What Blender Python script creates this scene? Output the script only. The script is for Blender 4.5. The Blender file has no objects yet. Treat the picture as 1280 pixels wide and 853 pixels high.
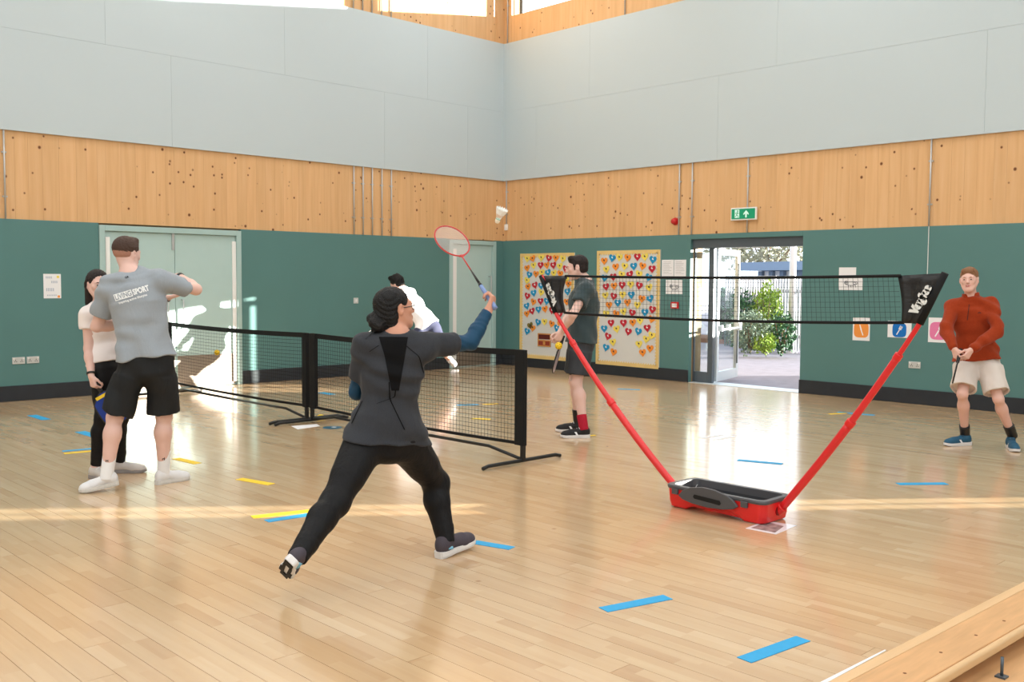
import bpy, bmesh, math, random
import numpy as np
from mathutils import Vector, Matrix
from mathutils.bvhtree import BVHTree

random.seed(7)
rng = np.random.default_rng(11)
S = bpy.context.scene
COL = S.collection

# ------------------------------------------------------------------ camera, world, sun, lights, exposure
# World: origin at the floor corner of the hall; left wall is the plane y=0 (x<0), right wall the plane x=0 (y<0).
FPX, PITCH, ROLL, YAW = 1228.42, 0.061597, 0.00665, 0.769779
CAMP = np.array([-12.466867, -13.119416, 1.55])
_fw = np.array([math.sin(YAW)*math.cos(PITCH), math.cos(YAW)*math.cos(PITCH), -math.sin(PITCH)])
_r0 = np.array([math.cos(YAW), -math.sin(YAW), 0.0]); _u0 = np.cross(_r0, _fw)
_rt = math.cos(ROLL)*_r0 + math.sin(ROLL)*_u0
_up = -math.sin(ROLL)*_r0 + math.cos(ROLL)*_u0
cam_d = bpy.data.cameras.new('camera'); cam = bpy.data.objects.new('camera', cam_d); COL.objects.link(cam)
cam_d.sensor_width = 36; cam_d.lens = FPX/1280*36; cam_d.clip_end = 300; cam_d.clip_start = 0.05
M = Matrix.Identity(4)
for i in range(3):
    M[i][0] = _rt[i]; M[i][1] = _up[i]; M[i][2] = -_fw[i]; M[i][3] = CAMP[i]
cam.matrix_world = M
S.camera = cam

wd = bpy.data.worlds.new('sky'); S.world = wd; wd.use_nodes = True
bgn = wd.node_tree.nodes['Background']
bgn.inputs[0].default_value = (0.80, 0.90, 1.0, 1); bgn.inputs[1].default_value = 2.8

sun_d = bpy.data.lights.new('sun', 'SUN'); sun_d.energy = 42; sun_d.angle = math.radians(0.5); sun_d.color = (1.0, 0.93, 0.82)
sun = bpy.data.objects.new('sun', sun_d); COL.objects.link(sun)
SUN_DIR = Vector((-0.772, 0.636, -math.tan(math.radians(6.6)))).normalized()
sun.rotation_euler = SUN_DIR.to_track_quat('-Z', 'Y').to_euler()
sun.location = (20, -20, 8)

def area(name, loc, tgt, sx, sy, e, col):
    d = bpy.data.lights.new(name, 'AREA'); d.shape = 'RECTANGLE'; d.size = sx; d.size_y = sy; d.energy = e; d.color = col
    o = bpy.data.objects.new(name, d); COL.objects.link(o); o.location = loc
    o.rotation_euler = (Vector(tgt)-Vector(loc)).to_track_quat('-Z', 'Y').to_euler()
    return o
# lamps under the flat ceiling of the hall
for ix in range(4):
    for iy in range(4):
        x, y = -2.0-ix*4.2, -2.2-iy*4.4
        area('ceiling_lamp', (x, y, 7.5), (x, y, 0), 2.2, 2.2, 70, (0.97, 0.985, 1.0))
# added fill lights standing in for daylight, before two windowless walls behind the camera
area('fill_light_side', (-16.3, -9.0, 4.2), (0, -6, 1.6), 7.0, 4.0, 170, (0.93, 0.97, 1.0))
area('fill_light_back', (-8.0, -17.3, 4.2), (-6, 0, 2.2), 8.0, 4.0, 215, (0.74, 0.89, 1.0))

vs = S.view_settings; vs.view_transform = 'Standard'; vs.look = 'None'; vs.gamma = 1; vs.use_curve_mapping = False
vs.exposure = 0.0
S.cycles.use_denoising = True
S.cycles.max_bounces = 8; S.cycles.diffuse_bounces = 4; S.cycles.sample_clamp_indirect = 6
S.cycles.transparent_max_bounces = 24

# ------------------------------------------------------------------ pixel helpers (pixels of the 1280x853 photograph)
def ray(x, y): return _fw*FPX + _rt*(x-640) - _up*(y-426.5)
def on_floor(x, y, z=0.0):
    d = ray(x, y); return CAMP + d*((z-CAMP[2])/d[2])
def on_left(x, y, yy=0.0):
    d = ray(x, y); return CAMP + d*((yy-CAMP[1])/d[1])
def on_right(x, y, xx=0.0):
    d = ray(x, y); return CAMP + d*((xx-CAMP[0])/d[0])
def at_depth(x, y, dep): return CAMP + ray(x, y)*(dep/FPX)
def depth_of(P): return float((np.asarray(P)-CAMP) @ _fw)

# ------------------------------------------------------------------ materials
def s2l(c):
    return tuple(((v/255)/12.92 if v/255 <= .04045 else ((v/255+.055)/1.055)**2.4) for v in c)
MATS = {}
def mat(name, rgb, rough=0.6, spec=0.3, metal=0.0, var=0.0, vscale=6.0, bump=0.0, bscale=60.0, alpha=None, emit=None, sheen=0.0, trans=0.0, randobj=0.0, stretch=(1, 1, 1), coat=0.0, sub=0.0):
    if name in MATS: return MATS[name]
    m = bpy.data.materials.new(name); m.use_nodes = True; MATS[name] = m
    nt = m.node_tree; N = nt.nodes; L = nt.links; b = N['Principled BSDF']
    lin = s2l(rgb); base = (*lin, 1)
    b.inputs['Base Color'].default_value = base
    b.inputs['Roughness'].default_value = rough; b.inputs['Specular IOR Level'].default_value = spec
    b.inputs['Metallic'].default_value = metal; b.inputs['Sheen Weight'].default_value = sheen
    b.inputs['Transmission Weight'].default_value = trans; b.inputs['Coat Weight'].default_value = coat
    if sub: b.inputs['Subsurface Weight'].default_value = sub; b.inputs['Subsurface Radius'].default_value = (.02, .008, .005)
    geo = N.new('ShaderNodeNewGeometry')
    mp = N.new('ShaderNodeMapping'); mp.inputs['Scale'].default_value = stretch; L.new(geo.outputs['Position'], mp.inputs['Vector'])
    src = None
    if var or randobj:
        hsv = N.new('ShaderNodeHueSaturation'); hsv.inputs['Color'].default_value = base
        val = None
        if var:
            nz = N.new('ShaderNodeTexNoise'); nz.inputs['Scale'].default_value = vscale; nz.inputs['Detail'].default_value = 4
            L.new(mp.outputs[0], nz.inputs['Vector'])
            mr = N.new('ShaderNodeMapRange'); mr.inputs['From Min'].default_value = .25; mr.inputs['From Max'].default_value = .75
            mr.inputs['To Min'].default_value = 1-var; mr.inputs['To Max'].default_value = 1+var
            L.new(nz.outputs['Fac'], mr.inputs['Value']); val = mr.outputs[0]
        if randobj:
            oi = N.new('ShaderNodeObjectInfo'); mr2 = N.new('ShaderNodeMapRange'); mr2.inputs['To Min'].default_value = 1-randobj; mr2.inputs['To Max'].default_value = 1+randobj
            L.new(oi.outputs['Random'], mr2.inputs['Value'])
            if val is not None:
                mm = N.new('ShaderNodeMath'); mm.operation = 'MULTIPLY'; L.new(val, mm.inputs[0]); L.new(mr2.outputs[0], mm.inputs[1]); val = mm.outputs[0]
            else: val = mr2.outputs[0]
        L.new(val, hsv.inputs['Value']); L.new(hsv.outputs[0], b.inputs['Base Color'])
    if bump:
        nb = N.new('ShaderNodeTexNoise'); nb.inputs['Scale'].default_value = bscale; nb.inputs['Detail'].default_value = 3
        L.new(mp.outputs[0], nb.inputs['Vector'])
        bp = N.new('ShaderNodeBump'); bp.inputs['Strength'].default_value = bump; bp.inputs['Distance'].default_value = .01
        L.new(nb.outputs['Fac'], bp.inputs['Height']); L.new(bp.outputs[0], b.inputs['Normal'])
    if emit:
        b.inputs['Emission Color'].default_value = (*s2l(emit[0]), 1); b.inputs['Emission Strength'].default_value = emit[1]
    if alpha is not None: b.inputs['Alpha'].default_value = alpha
    return m

def node(nt, t, **kw):
    n = nt.nodes.new(t)
    for k, v in kw.items():
        if k in n.inputs: n.inputs[k].default_value = v
        else: setattr(n, k, v)
    return n
def ramp(nt, stops):
    n = nt.nodes.new('ShaderNodeValToRGB'); e = n.color_ramp.elements
    while len(e) < len(stops): e.new(.5)
    for el, (p, c) in zip(e, stops): el.position = p; el.color = (*s2l(c), 1)
    return n

def wood_wall():
    # pale spruce lamellae with vertical grain and scattered brown knots
    m = bpy.data.materials.new('spruce_boards'); m.use_nodes = True; nt = m.node_tree; L = nt.links
    b = nt.nodes['Principled BSDF']; b.inputs['Roughness'].default_value = .55; b.inputs['Specular IOR Level'].default_value = .25
    geo = node(nt, 'ShaderNodeNewGeometry'); oi = node(nt, 'ShaderNodeObjectInfo')
    mp = node(nt, 'ShaderNodeMapping'); mp.inputs['Scale'].default_value = (16, 16, .9); L.new(geo.outputs['Position'], mp.inputs['Vector'])
    off = node(nt, 'ShaderNodeVectorMath', operation='ADD'); L.new(mp.outputs[0], off.inputs[0])
    sc = node(nt, 'ShaderNodeMath', operation='MULTIPLY'); sc.inputs[1].default_value = 37.0; L.new(oi.outputs['Random'], sc.inputs[0])
    cb = node(nt, 'ShaderNodeCombineXYZ'); L.new(sc.outputs[0], cb.inputs[2]); L.new(cb.outputs[0], off.inputs[1])
    nz = node(nt, 'ShaderNodeTexNoise', Scale=1.0, Detail=5.0); L.new(off.outputs[0], nz.inputs['Vector'])
    cr = ramp(nt, [(.2, (209, 163, 114)), (.5, (219, 175, 126)), (.8, (225, 184, 138))]); L.new(nz.outputs['Fac'], cr.inputs[0])
    hs = node(nt, 'ShaderNodeHueSaturation'); mr = node(nt, 'ShaderNodeMapRange'); mr.inputs['To Min'].default_value = .96; mr.inputs['To Max'].default_value = 1.03
    L.new(oi.outputs['Random'], mr.inputs['Value']); L.new(mr.outputs[0], hs.inputs['Value']); L.new(cr.outputs[0], hs.inputs['Color'])
    cur = hs.outputs[0]
    for scale, thr, keep in ((4.5, .055, .45), (9.0, .085, .5)):
        mk = node(nt, 'ShaderNodeMapping'); mk.inputs['Scale'].default_value = (1, 1, .9); L.new(geo.outputs['Position'], mk.inputs['Vector'])
        vo = node(nt, 'ShaderNodeTexVoronoi', Scale=scale); L.new(mk.outputs[0], vo.inputs['Vector'])
        near = node(nt, 'ShaderNodeMapRange'); near.inputs['From Min'].default_value = thr; near.inputs['From Max'].default_value = thr*2.0
        near.inputs['To Min'].default_value = 1; near.inputs['To Max'].default_value = 0; L.new(vo.outputs['Distance'], near.inputs['Value'])
        sp = node(nt, 'ShaderNodeSeparateColor'); L.new(vo.outputs['Color'], sp.inputs[0])
        gt = node(nt, 'ShaderNodeMath', operation='GREATER_THAN'); gt.inputs[1].default_value = keep; L.new(sp.outputs[0], gt.inputs[0])
        mu = node(nt, 'ShaderNodeMath', operation='MULTIPLY'); L.new(near.outputs[0], mu.inputs[0]); L.new(gt.outputs[0], mu.inputs[1])
        mx = node(nt, 'ShaderNodeMix', data_type='RGBA'); L.new(mu.outputs[0], mx.inputs[0]); L.new(cur, mx.inputs[6]); mx.inputs[7].default_value = (*s2l((112, 66, 36)), 1)
        cur = mx.outputs[2]
    L.new(cur, b.inputs['Base Color'])
    return m

def floor_wood():
    m = bpy.data.materials.new('sprung_beech_floor'); m.use_nodes = True; nt = m.node_tree; L = nt.links
    b = nt.nodes['Principled BSDF']
    geo = node(nt, 'ShaderNodeNewGeometry'); at = node(nt, 'ShaderNodeAttribute', attribute_name='tint')
    mp = node(nt, 'ShaderNodeMapping'); mp.inputs['Scale'].default_value = (26, 1.6, 1); L.new(geo.outputs['Position'], mp.inputs['Vector'])
    cb = node(nt, 'ShaderNodeCombineXYZ'); sc = node(nt, 'ShaderNodeMath', operation='MULTIPLY'); sc.inputs[1].default_value = 91.0
    L.new(at.outputs['Fac'], sc.inputs[0]); L.new(sc.outputs[0], cb.inputs[2])
    ad = node(nt, 'ShaderNodeVectorMath', operation='ADD'); L.new(mp.outputs[0], ad.inputs[0]); L.new(cb.outputs[0], ad.inputs[1])
    nz = node(nt, 'ShaderNodeTexNoise', Scale=1.0, Detail=6.0); L.new(ad.outputs[0], nz.inputs['Vector'])
    md = node(nt, 'ShaderNodeMath', operation='MULTIPLY_ADD'); md.inputs[1].default_value = .34; L.new(nz.outputs['Fac'], md.inputs[0])
    tm = node(nt, 'ShaderNodeMath', operation='MULTIPLY_ADD'); tm.inputs[1].default_value = .46; tm.inputs[2].default_value = .12; L.new(at.outputs['Fac'], tm.inputs[0])
    L.new(tm.outputs[0], md.inputs[2])
    cr = ramp(nt, [(.12, (180, 140, 102)), (.34, (198, 163, 123)), (.6, (208, 177, 138)), (.9, (217, 190, 156))]); L.new(md.outputs[0], cr.inputs[0])
    vo = node(nt, 'ShaderNodeTexVoronoi', Scale=2.3); L.new(geo.outputs['Position'], vo.inputs['Vector'])
    nr = node(nt, 'ShaderNodeMapRange'); nr.inputs['From Min'].default_value = .015; nr.inputs['From Max'].default_value = .05; nr.inputs['To Min'].default_value = .8; nr.inputs['To Max'].default_value = 0
    L.new(vo.outputs['Distance'], nr.inputs['Value'])
    mx = node(nt, 'ShaderNodeMix', data_type='RGBA'); L.new(nr.outputs[0], mx.inputs[0]); L.new(cr.outputs[0], mx.inputs[6]); mx.inputs[7].default_value = (*s2l((150, 104, 66)), 1)
    L.new(mx.outputs[2], b.inputs['Base Color'])
    b.inputs['Coat Weight'].default_value = .6; b.inputs['Coat Roughness'].default_value = .12; b.inputs['Specular IOR Level'].default_value = .5
    n2 = node(nt, 'ShaderNodeTexNoise', Scale=3.0, Detail=3.0); L.new(geo.outputs['Position'], n2.inputs['Vector'])
    rr = node(nt, 'ShaderNodeMapRange'); rr.inputs['To Min'].default_value = .17; rr.inputs['To Max'].default_value = .28; L.new(n2.outputs['Fac'], rr.inputs['Value']); L.new(rr.outputs[0], b.inputs['Roughness'])
    bp = node(nt, 'ShaderNodeBump', Strength=.06, Distance=.01); L.new(nz.outputs['Fac'], bp.inputs['Height']); L.new(bp.outputs[0], b.inputs['Normal'])
    return m

# ------------------------------------------------------------------ mesh helpers
class MB:
    """collects boxes, tubes, prisms into one mesh object"""
    def __init__(s): s.v = []; s.f = []
    def add(s, vs, fs):
        o = len(s.v); s.v += [tuple(map(float, v)) for v in vs]; s.f += [tuple(i+o for i in f) for f in fs]; return s
    def box(s, a, b):
        x0, x1 = sorted((a[0], b[0])); y0, y1 = sorted((a[1], b[1])); z0, z1 = sorted((a[2], b[2]))
        v = [(x0,y0,z0),(x1,y0,z0),(x1,y1,z0),(x0,y1,z0),(x0,y0,z1),(x1,y0,z1),(x1,y1,z1),(x0,y1,z1)]
        return s.add(v, [(0,3,2,1),(4,5,6,7),(0,1,5,4),(1,2,6,5),(2,3,7,6),(3,0,4,7)])
    def obox(s, c, ax, ay, az):
        """oriented box: centre, three half-axis vectors"""
        c, ax, ay, az = map(np.asarray, (c, ax, ay, az))
        v = [c+i*ax+j*ay+k*az for k in (-1, 1) for (i, j) in ((-1,-1),(1,-1),(1,1),(-1,1))]
        return s.add(v, [(0,3,2,1),(4,5,6,7),(0,1,5,4),(1,2,6,5),(2,3,7,6),(3,0,4,7)])
    def tube(s, pts, r, n=8, cap=True, flat=None):
        pts = [np.asarray(p, float) for p in pts]; rs = r if isinstance(r, (list, tuple)) else [r]*len(pts)
        prev = None; rings = []
        for i, p in enumerate(pts):
            t = (pts[min(i+1, len(pts)-1)]-pts[max(i-1, 0)]); t = t/(np.linalg.norm(t)+1e-12)
            if prev is None:
                a = np.array([0, 0, 1.0]) if abs(t[2]) < .9 else np.array([1.0, 0, 0])
                u = np.cross(t, a)
            else: u = prev - t*(prev@t)
            u /= np.linalg.norm(u); w = np.cross(t, u); prev = u
            rings.append([p+rs[i]*(math.cos(2*math.pi*k/n)*u+math.sin(2*math.pi*k/n)*w) for k in range(n)])
        vs = [q for rg in rings for q in rg]; fs = []
        for i in range(len(pts)-1):
            for k in range(n):
                k2 = (k+1) % n; fs.append((i*n+k, i*n+k2, (i+1)*n+k2, (i+1)*n+k))
        if cap: fs.append(tuple(range(n))[::-1]); fs.append(tuple((len(pts)-1)*n+k for k in range(n)))
        return s.add(vs, fs)
    def prism(s, poly, depth):
        """poly: list of 3D points (planar), extruded by vector depth"""
        n = len(poly); d = np.asarray(depth, float); P = [np.asarray(p, float) for p in poly]
        vs = P+[p+d for p in P]
        fs = [tuple(range(n))[::-1], tuple(range(n, 2*n))]+[(i, (i+1) % n, n+(i+1) % n, n+i) for i in range(n)]
        return s.add(vs, fs)
    def lathe(s, c, axis, prof, n=16):
        c = np.asarray(c, float); t = np.asarray(axis, float); t /= np.linalg.norm(t)
        a = np.array([0, 0, 1.0]) if abs(t[2]) < .9 else np.array([1.0, 0, 0]); u = np.cross(t, a); u /= np.linalg.norm(u); w = np.cross(t, u)
        vs = []; fs = []
        for (h, r) in prof:
            vs += [c+t*h+r*(math.cos(2*math.pi*k/n)*u+math.sin(2*math.pi*k/n)*w) for k in range(n)]
        for i in range(len(prof)-1):
            for k in range(n):
                k2 = (k+1) % n; fs.append((i*n+k, i*n+k2, (i+1)*n+k2, (i+1)*n+k))
        fs.append(tuple(range(n))[::-1]); fs.append(tuple((len(prof)-1)*n+k for k in range(n)))
        return s.add(vs, fs)
    def mesh(s, name, m=None, smooth=False):
        me = bpy.data.meshes.new(name); me.from_pydata(s.v, [], s.f); me.update()
        bm = bmesh.new(); bm.from_mesh(me); bmesh.ops.recalc_face_normals(bm, faces=bm.faces); bm.to_mesh(me); bm.free()
        if smooth: me.polygons.foreach_set('use_smooth', [True]*len(me.polygons))
        if m: me.materials.append(m)
        return me
    def build(s, name, m, parent=None, smooth=False, bevel=0):
        o = bpy.data.objects.new(name, s.mesh(name, m, smooth)); COL.objects.link(o)
        if parent: setpar(o, parent)
        if bevel:
            md = o.modifiers.new('bevel', 'BEVEL'); md.width = bevel; md.segments = 2; md.limit_method = 'ANGLE'
        return o
def tag(o, label=None, cat=None, group=None, kind=None):
    if label: o['label'] = label
    if cat: o['category'] = cat
    if group: o['group'] = group
    if kind: o['kind'] = kind
    return o
def empty(name, loc=(0, 0, 0)):
    # an Empty at the thing's base; parts are built in world coordinates and keep them through setpar()
    o = bpy.data.objects.new(name, None); COL.objects.link(o); o.empty_display_size = .1; o.location = [float(q) for q in loc]
    return o
def setpar(o, p):
    o.parent = p
    if p.type == 'EMPTY': o.matrix_parent_inverse = Matrix.Translation(-p.location)
    return o
def struct(o): o['kind'] = 'structure'; return o
def text_mesh(txt, size, bold=0.0, align='CENTER', shear=0.0, space=1.0):
    cu = bpy.data.curves.new('txt', 'FONT'); cu.body = txt; cu.size = size; cu.align_x = align; cu.align_y = 'CENTER'; cu.offset = bold; cu.shear = shear; cu.space_character = space; cu.resolution_u = 3
    o = bpy.data.objects.new('txt', cu); COL.objects.link(o)
    bpy.context.view_layer.update()
    me = bpy.data.meshes.new_from_object(o.evaluated_get(bpy.context.evaluated_depsgraph_get()))
    bpy.data.objects.remove(o); bpy.data.curves.remove(cu)
    return me
def text_on(txt, size, c, ux, uy, name, m, parent, off=.002, **kw):
    """flat lettering laid in the plane (c, ux, uy)"""
    me = text_mesh(txt, size, **kw); c, ux, uy = (np.asarray(q, float) for q in (c, ux, uy)); n = np.cross(ux, uy)
    for v in me.vertices: v.co = Vector(c+ux*v.co[0]+uy*v.co[1]+n*off)
    me.materials.clear(); me.materials.append(m); o = bpy.data.objects.new(name, me); COL.objects.link(o); setpar(o, parent)
    return o
# ================================================================== THE ROOM
ZG, ZW, ZT = 2.27, 3.356, 5.814          # top of the green dado, underside and top of the grey lining
m_green = mat('green_dado', (86, 127, 125), .45, .35, var=.03, vscale=1.5)
m_grey = mat('pale_grey_lining', (190, 202, 206), .6, .25, var=.012, vscale=.7)
m_base = mat('dark_vinyl_skirting', (40, 44, 50), .45, .4, var=.1, vscale=9)
m_wood = wood_wall()
m_back = mat('wall_core', (150, 125, 95), .8)
m_plain = mat('plain_plaster', (214, 214, 208), .7)
m_white = mat('white_plastic', (238, 238, 236), .35, .4)
m_steel = mat('galvanised_steel', (190, 192, 192), .4, .5, metal=.6)
m_dark = mat('dark_gap', (24, 24, 24), .7)
m_frame = mat('grey_green_paint', (166, 193, 190), .5, .3)
m_leaf = mat('pale_door_paint', (176, 202, 199), .45, .35, var=.015)
m_kick = mat('brushed_kickplate', (150, 140, 130), .35, .5, metal=.7)
m_alu = mat('dark_aluminium', (86, 96, 104), .4, .5, metal=.3)
m_pale = mat('pale_aluminium', (196, 204, 208), .35, .5, metal=.2)
m_floorwood = floor_wood()

gl = bpy.data.materials.new('window_glass'); gl.use_nodes = True; MATS['glass'] = gl
_nt = gl.node_tree; _nt.nodes.remove(_nt.nodes['Principled BSDF'])
_tr = node(_nt, 'ShaderNodeBsdfTransparent'); _tr.inputs[0].default_value = (.93, .96, .96, 1)
_gs = node(_nt, 'ShaderNodeBsdfGlossy', Roughness=.03); _mx = node(_nt, 'ShaderNodeMixShader')
_mx.inputs[0].default_value = .07; _nt.links.new(_tr.outputs[0], _mx.inputs[1]); _nt.links.new(_gs.outputs[0], _mx.inputs[2])
_nt.links.new(_mx.outputs[0], _nt.nodes['Material Output'].inputs[0])

# ---- floor: board by board (two-strip boards along y), the nearest 300 as parts
FX0, FX1, FY0, FY1 = -16.5, 0.0, -17.5, 0.0
fl = MB().box((FX0, FY0, -.2), (FX1+.35, FY1, -.004)).build('floor', mat('sub_floor', (120, 90, 60), .8)); struct(fl)
BW, BL = .129, 3.7
boards = []
ncol = int((FX1-FX0)/BW)+1
for ci in range(ncol):
    x0 = FX0+ci*BW; x1 = min(x0+BW, FX1)
    y = FY0-random.random()*BL
    while y < FY1:
        ya, yb = max(y, FY0), min(y+BL, FY1); y += BL
        if yb-ya < .05 or x1-x0 < .02: continue
        boards.append((x0, x1, ya, yb))
def board_geo(bd):
    x0, x1, ya, yb = bd; g = .0011; vs = []; fs = []; tint = []
    xm = (x0+x1)/2; base = random.gauss(.5, .09)
    for (a, b_) in ((x0+g, xm), (xm, x1-g)):
        y = ya+g-random.random()*.4
        while y < yb-g:
            L_ = random.uniform(.28, .62); s, e = max(y, ya+g), min(y+L_, yb-g); y += L_
            if e-s < .004: continue
            o = len(vs); vs += [(a, s, 0), (b_, s, 0), (b_, e, 0), (a, e, 0)]; fs.append((o, o+1, o+2, o+3))
            t = random.gauss(base, .16)
            if random.random() < .06: t -= .3
            tint.append(min(1, max(0, t)))
    o = len(vs); a, b_, s, e = x0+g, x1-g, ya+g, yb-g
    vs += [(a, s, 0), (b_, s, 0), (b_, e, 0), (a, e, 0), (a, s, -.004), (b_, s, -.004), (b_, e, -.004), (a, e, -.004)]
    fs += [(o, o+4, o+5, o+1), (o+1, o+5, o+6, o+2), (o+2, o+6, o+7, o+3), (o+3, o+7, o+4, o)]; tint += [.2]*4
    return vs, fs, tint
def tint_mesh(name, vs, fs, tint):
    me = bpy.data.meshes.new(name); me.from_pydata(vs, [], fs); me.materials.append(m_floorwood)
    at = me.attributes.new('tint', 'FLOAT', 'FACE'); at.data.foreach_set('value', tint); me.update(); return me
def board_size(bd):
    # rough visible size in the photograph
    n = 0; tot = 0
    for k in range(9):
        P = np.array([(bd[0]+bd[1])/2, bd[2]+(bd[3]-bd[2])*(k+.5)/9, 0]); d = P-CAMP; w = d@_fw
        if w < .5: continue
        px, py = 640+FPX*(d@_rt)/w, 426.5-FPX*(d@_up)/w
        if -20 < px < 1300 and 440 < py < 875: tot += (bd[3]-bd[2])/9/w**3
    return tot
boards.sort(key=board_size, reverse=True)
for bd in boards[:300]:
    o = bpy.data.objects.new('floor_board', tint_mesh('floor_board', *board_geo(bd))); COL.objects.link(o); o.parent = fl
av, af, atn = [], [], []
for bd in boards[300:]:
    v, f, t = board_geo(bd); k = len(av); av += v; af += [tuple(i+k for i in q) for q in f]; atn += t
o = bpy.data.objects.new('floor_boarding', tint_mesh('floor_boarding', av, af, atn)); COL.objects.link(o); o.parent = fl; o['kind'] = 'stuff'

# ---- left wall (plane y = 0)
XL = -16.5
wl = MB().box((XL, .06, -.2), (.35, .3, 7.7))
wall_left = struct(wl.build('wall_left', m_back))
def panel(name, m, p, a, b, bev=.004): return MB().box(a, b).build(name, m, p, bevel=bev)
# green dado panels and skirting, left wall
for i, (a, b) in enumerate([(-12.5, -7.34), (-5.29, -1.3), (-.19, 0.0)]):
    panel('dado_panel', m_green, wall_left, (a, -.012, .0), (b, .06, ZG))
for (a, b) in [(-12.5, -7.34), (-5.29, -1.3), (-.19, -.03)]:
    panel('skirting', m_base, wall_left, (a, -.03, 0), (b, -.012, .195))
panel('dado_panel', m_plain, wall_left, (XL, -.012, 0), (-12.5, .06, ZW))
# spruce boards, left wall
def boards_between(a, b, w0=.11, w1=.22):
    out = []; x = a
    while x < b:
        w = random.uniform(w0, w1); out.append((x, min(x+w, b))); x += w
    return [q for q in out if q[1]-q[0] > .02]
for (a, b) in boards_between(-12.5, 0):
    MB().box((a+.0006, 0, ZG), (b-.0006, .06, ZW+.05)).build('spruce_board', m_wood, wall_left)
for (a, b) in boards_between(-7.0, -.0):
    MB().box((a+.0006, 0, 5.7), (b-.0006, .06, 7.6)).build('spruce_board', m_wood, wall_left)
for (a, b) in ((-.19, -.1), (-.1, 0)):
    MB().box((a, -.01, 5.75), (b, .0, 7.3)).build('corner_post_board', m_wood, wall_left)
# grey lining panels, left wall: two courses with staggered joints
def grey_left(a, b, z0, z1):
    g = .0011; MB().box((a+g, -.035, z0+g), (b-g, .06, z1-g)).build('lining_panel', m_grey, wall_left)
for (a, b) in [(-12.5, -9.6), (-9.6, -6.325), (-6.325, -2.708), (-2.708, -.9), (-.9, -.03)]: grey_left(a, b, ZW, 4.593)
for (a, b) in [(-12.5, -10.9), (-10.9, -7.217), (-7.217, -4.55), (-4.55, -1.806), (-1.806, -.03)]: grey_left(a, b, 4.593, ZT)
MB().box((XL, -.035, ZW), (-12.5, .06, 7.6)).build('lining_panel', m_grey, wall_left)
# ---- right wall (plane x = 0)
YR = -17.5
DY0, DY1, DZ = -4.18, -6.07, 2.15            # doorway
SY0, SY1, SZ0, SZ1 = -14.65, -15.3, .62, 2.1  # slot window beyond the frame, source of the long sun streak
wr = MB()
def rb(y0, y1, z0, z1): wr.box((.06, y0, z0), (.3, y1, z1))
rb(.3, DY0, -.2, 6.285); rb(DY0, DY1, DZ+.06, 6.285); rb(DY1, SY0, -.2, 6.285); rb(SY0, SY1, -.2, SZ0); rb(SY0, SY1, SZ1, 6.285); rb(SY1, YR, -.2, 6.285)
rb(.3, YR, 7.25, 7.7); rb(.3, -.2, 6.285, 7.25); rb(-2.55, -2.86, 6.285, 7.25); rb(-7.6, YR, 6.285, 7.25)
wall_right = struct(wr.build('wall_right', m_back))
for (a, b, z0) in [(-.012, DY0, 0), (DY0, DY1, DZ+.045), (DY1, -12.5, 0)]:
    panel('dado_panel', m_green, wall_right, (-.012, a, z0), (.06, b, ZG))
for (a, b) in [(-.03, DY0), (DY1, -12.5)]:
    panel('skirting', m_base, wall_right, (-.035, a, 0), (-.012, b, .19))
for (a, b, z0, z1) in [(-12.5, SY0, 0, ZW), (SY1, YR, 0, ZW), (SY0, SY1, 0, SZ0), (SY0, SY1, SZ1, ZW)]:
    panel('dado_panel', m_plain, wall_right, (-.012, a, z0), (.06, b, z1), 0)
for (a, b) in boards_between(-12.5, 0):
    MB().box((0, a+.0006, ZG), (.06, b-.0006, ZW+.05)).build('spruce_board', m_wood, wall_right)
for (a, b) in boards_between(-7.6, -.0):
    MB().box((0, a+.0006, 5.7), (.06, b-.0006, 6.285)).build('spruce_board', m_wood, wall_right)
for (a, b) in ((-.1, 0), (-.19, -.1)): MB().box((-.004, a, 5.75), (.06, b, 7.3)).build('spruce_board', m_wood, wall_right)
for (a, b) in ((-2.68, -2.51), (-2.85, -2.68)): MB().box((-.004, a, 6.28), (.06, b, 7.3)).build('spruce_board', m_wood, wall_right)
def grey_right(a, b, z0, z1):
    g = .0011; MB().box((-.035, a-g, z0+g), (.06, b+g, z1-g)).build('lining_panel', m_grey, wall_right)
for (a, b) in [(-.0, -.874), (-.874, -4.643), (-4.643, -8.458), (-8.458, -12.5)]: grey_right(a, b, ZW, 4.593)
for (a, b) in [(-.0, -2.1), (-2.1, -5.606), (-5.606, -9.3), (-9.3, -12.5)]: grey_right(a, b, 4.593, ZT)
MB().box((-.035, -12.5, ZW), (.06, YR, ZT)).build('lining_panel', m_grey, wall_right)
MB().box((0, -7.6, ZT), (.06, YR, 7.6)).build('lining_panel', m_grey, wall_right)
# slot window bar
slot = struct(MB().box((.1, SY0-.30, SZ0), (.13, SY0-.325, SZ1)).box((.1, SY0, SZ0), (.16, SY1, SZ0+.03)).box((.1, SY0, SZ1-.03), (.16, SY1, SZ1)).build('window_2', m_alu))
MB().box((.125, SY0, SZ0), (.131, SY1, SZ1)).build('pane', gl, slot)
# ---- clerestory windows
w3 = struct(MB().box((.06, -.2, 6.285), (.14, -2.55, 6.31)).box((.06, -.33, 6.31), (.14, -.41, 7.25)).box((.06, -.2, 7.2), (.14, -2.55, 7.25)).box((.06, -2.86, 6.285), (.14, -7.6, 6.31)).build('window_1', m_alu))
MB().box((.1, -.2, 6.3), (.106, -2.55, 7.2)).build('pane', gl, w3)
MB().box((.1, -2.86, 6.3), (.106, -7.6, 7.2)).build('pane', gl, w3)
for k in range(4):
    z = 6.33+k*.05
    MB().obox((.2, -1.5, z), (.012, 0, .001), (0, .5, 0), (-.0008, 0, .0015)).build('blind_slat', m_white, w3)
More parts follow.
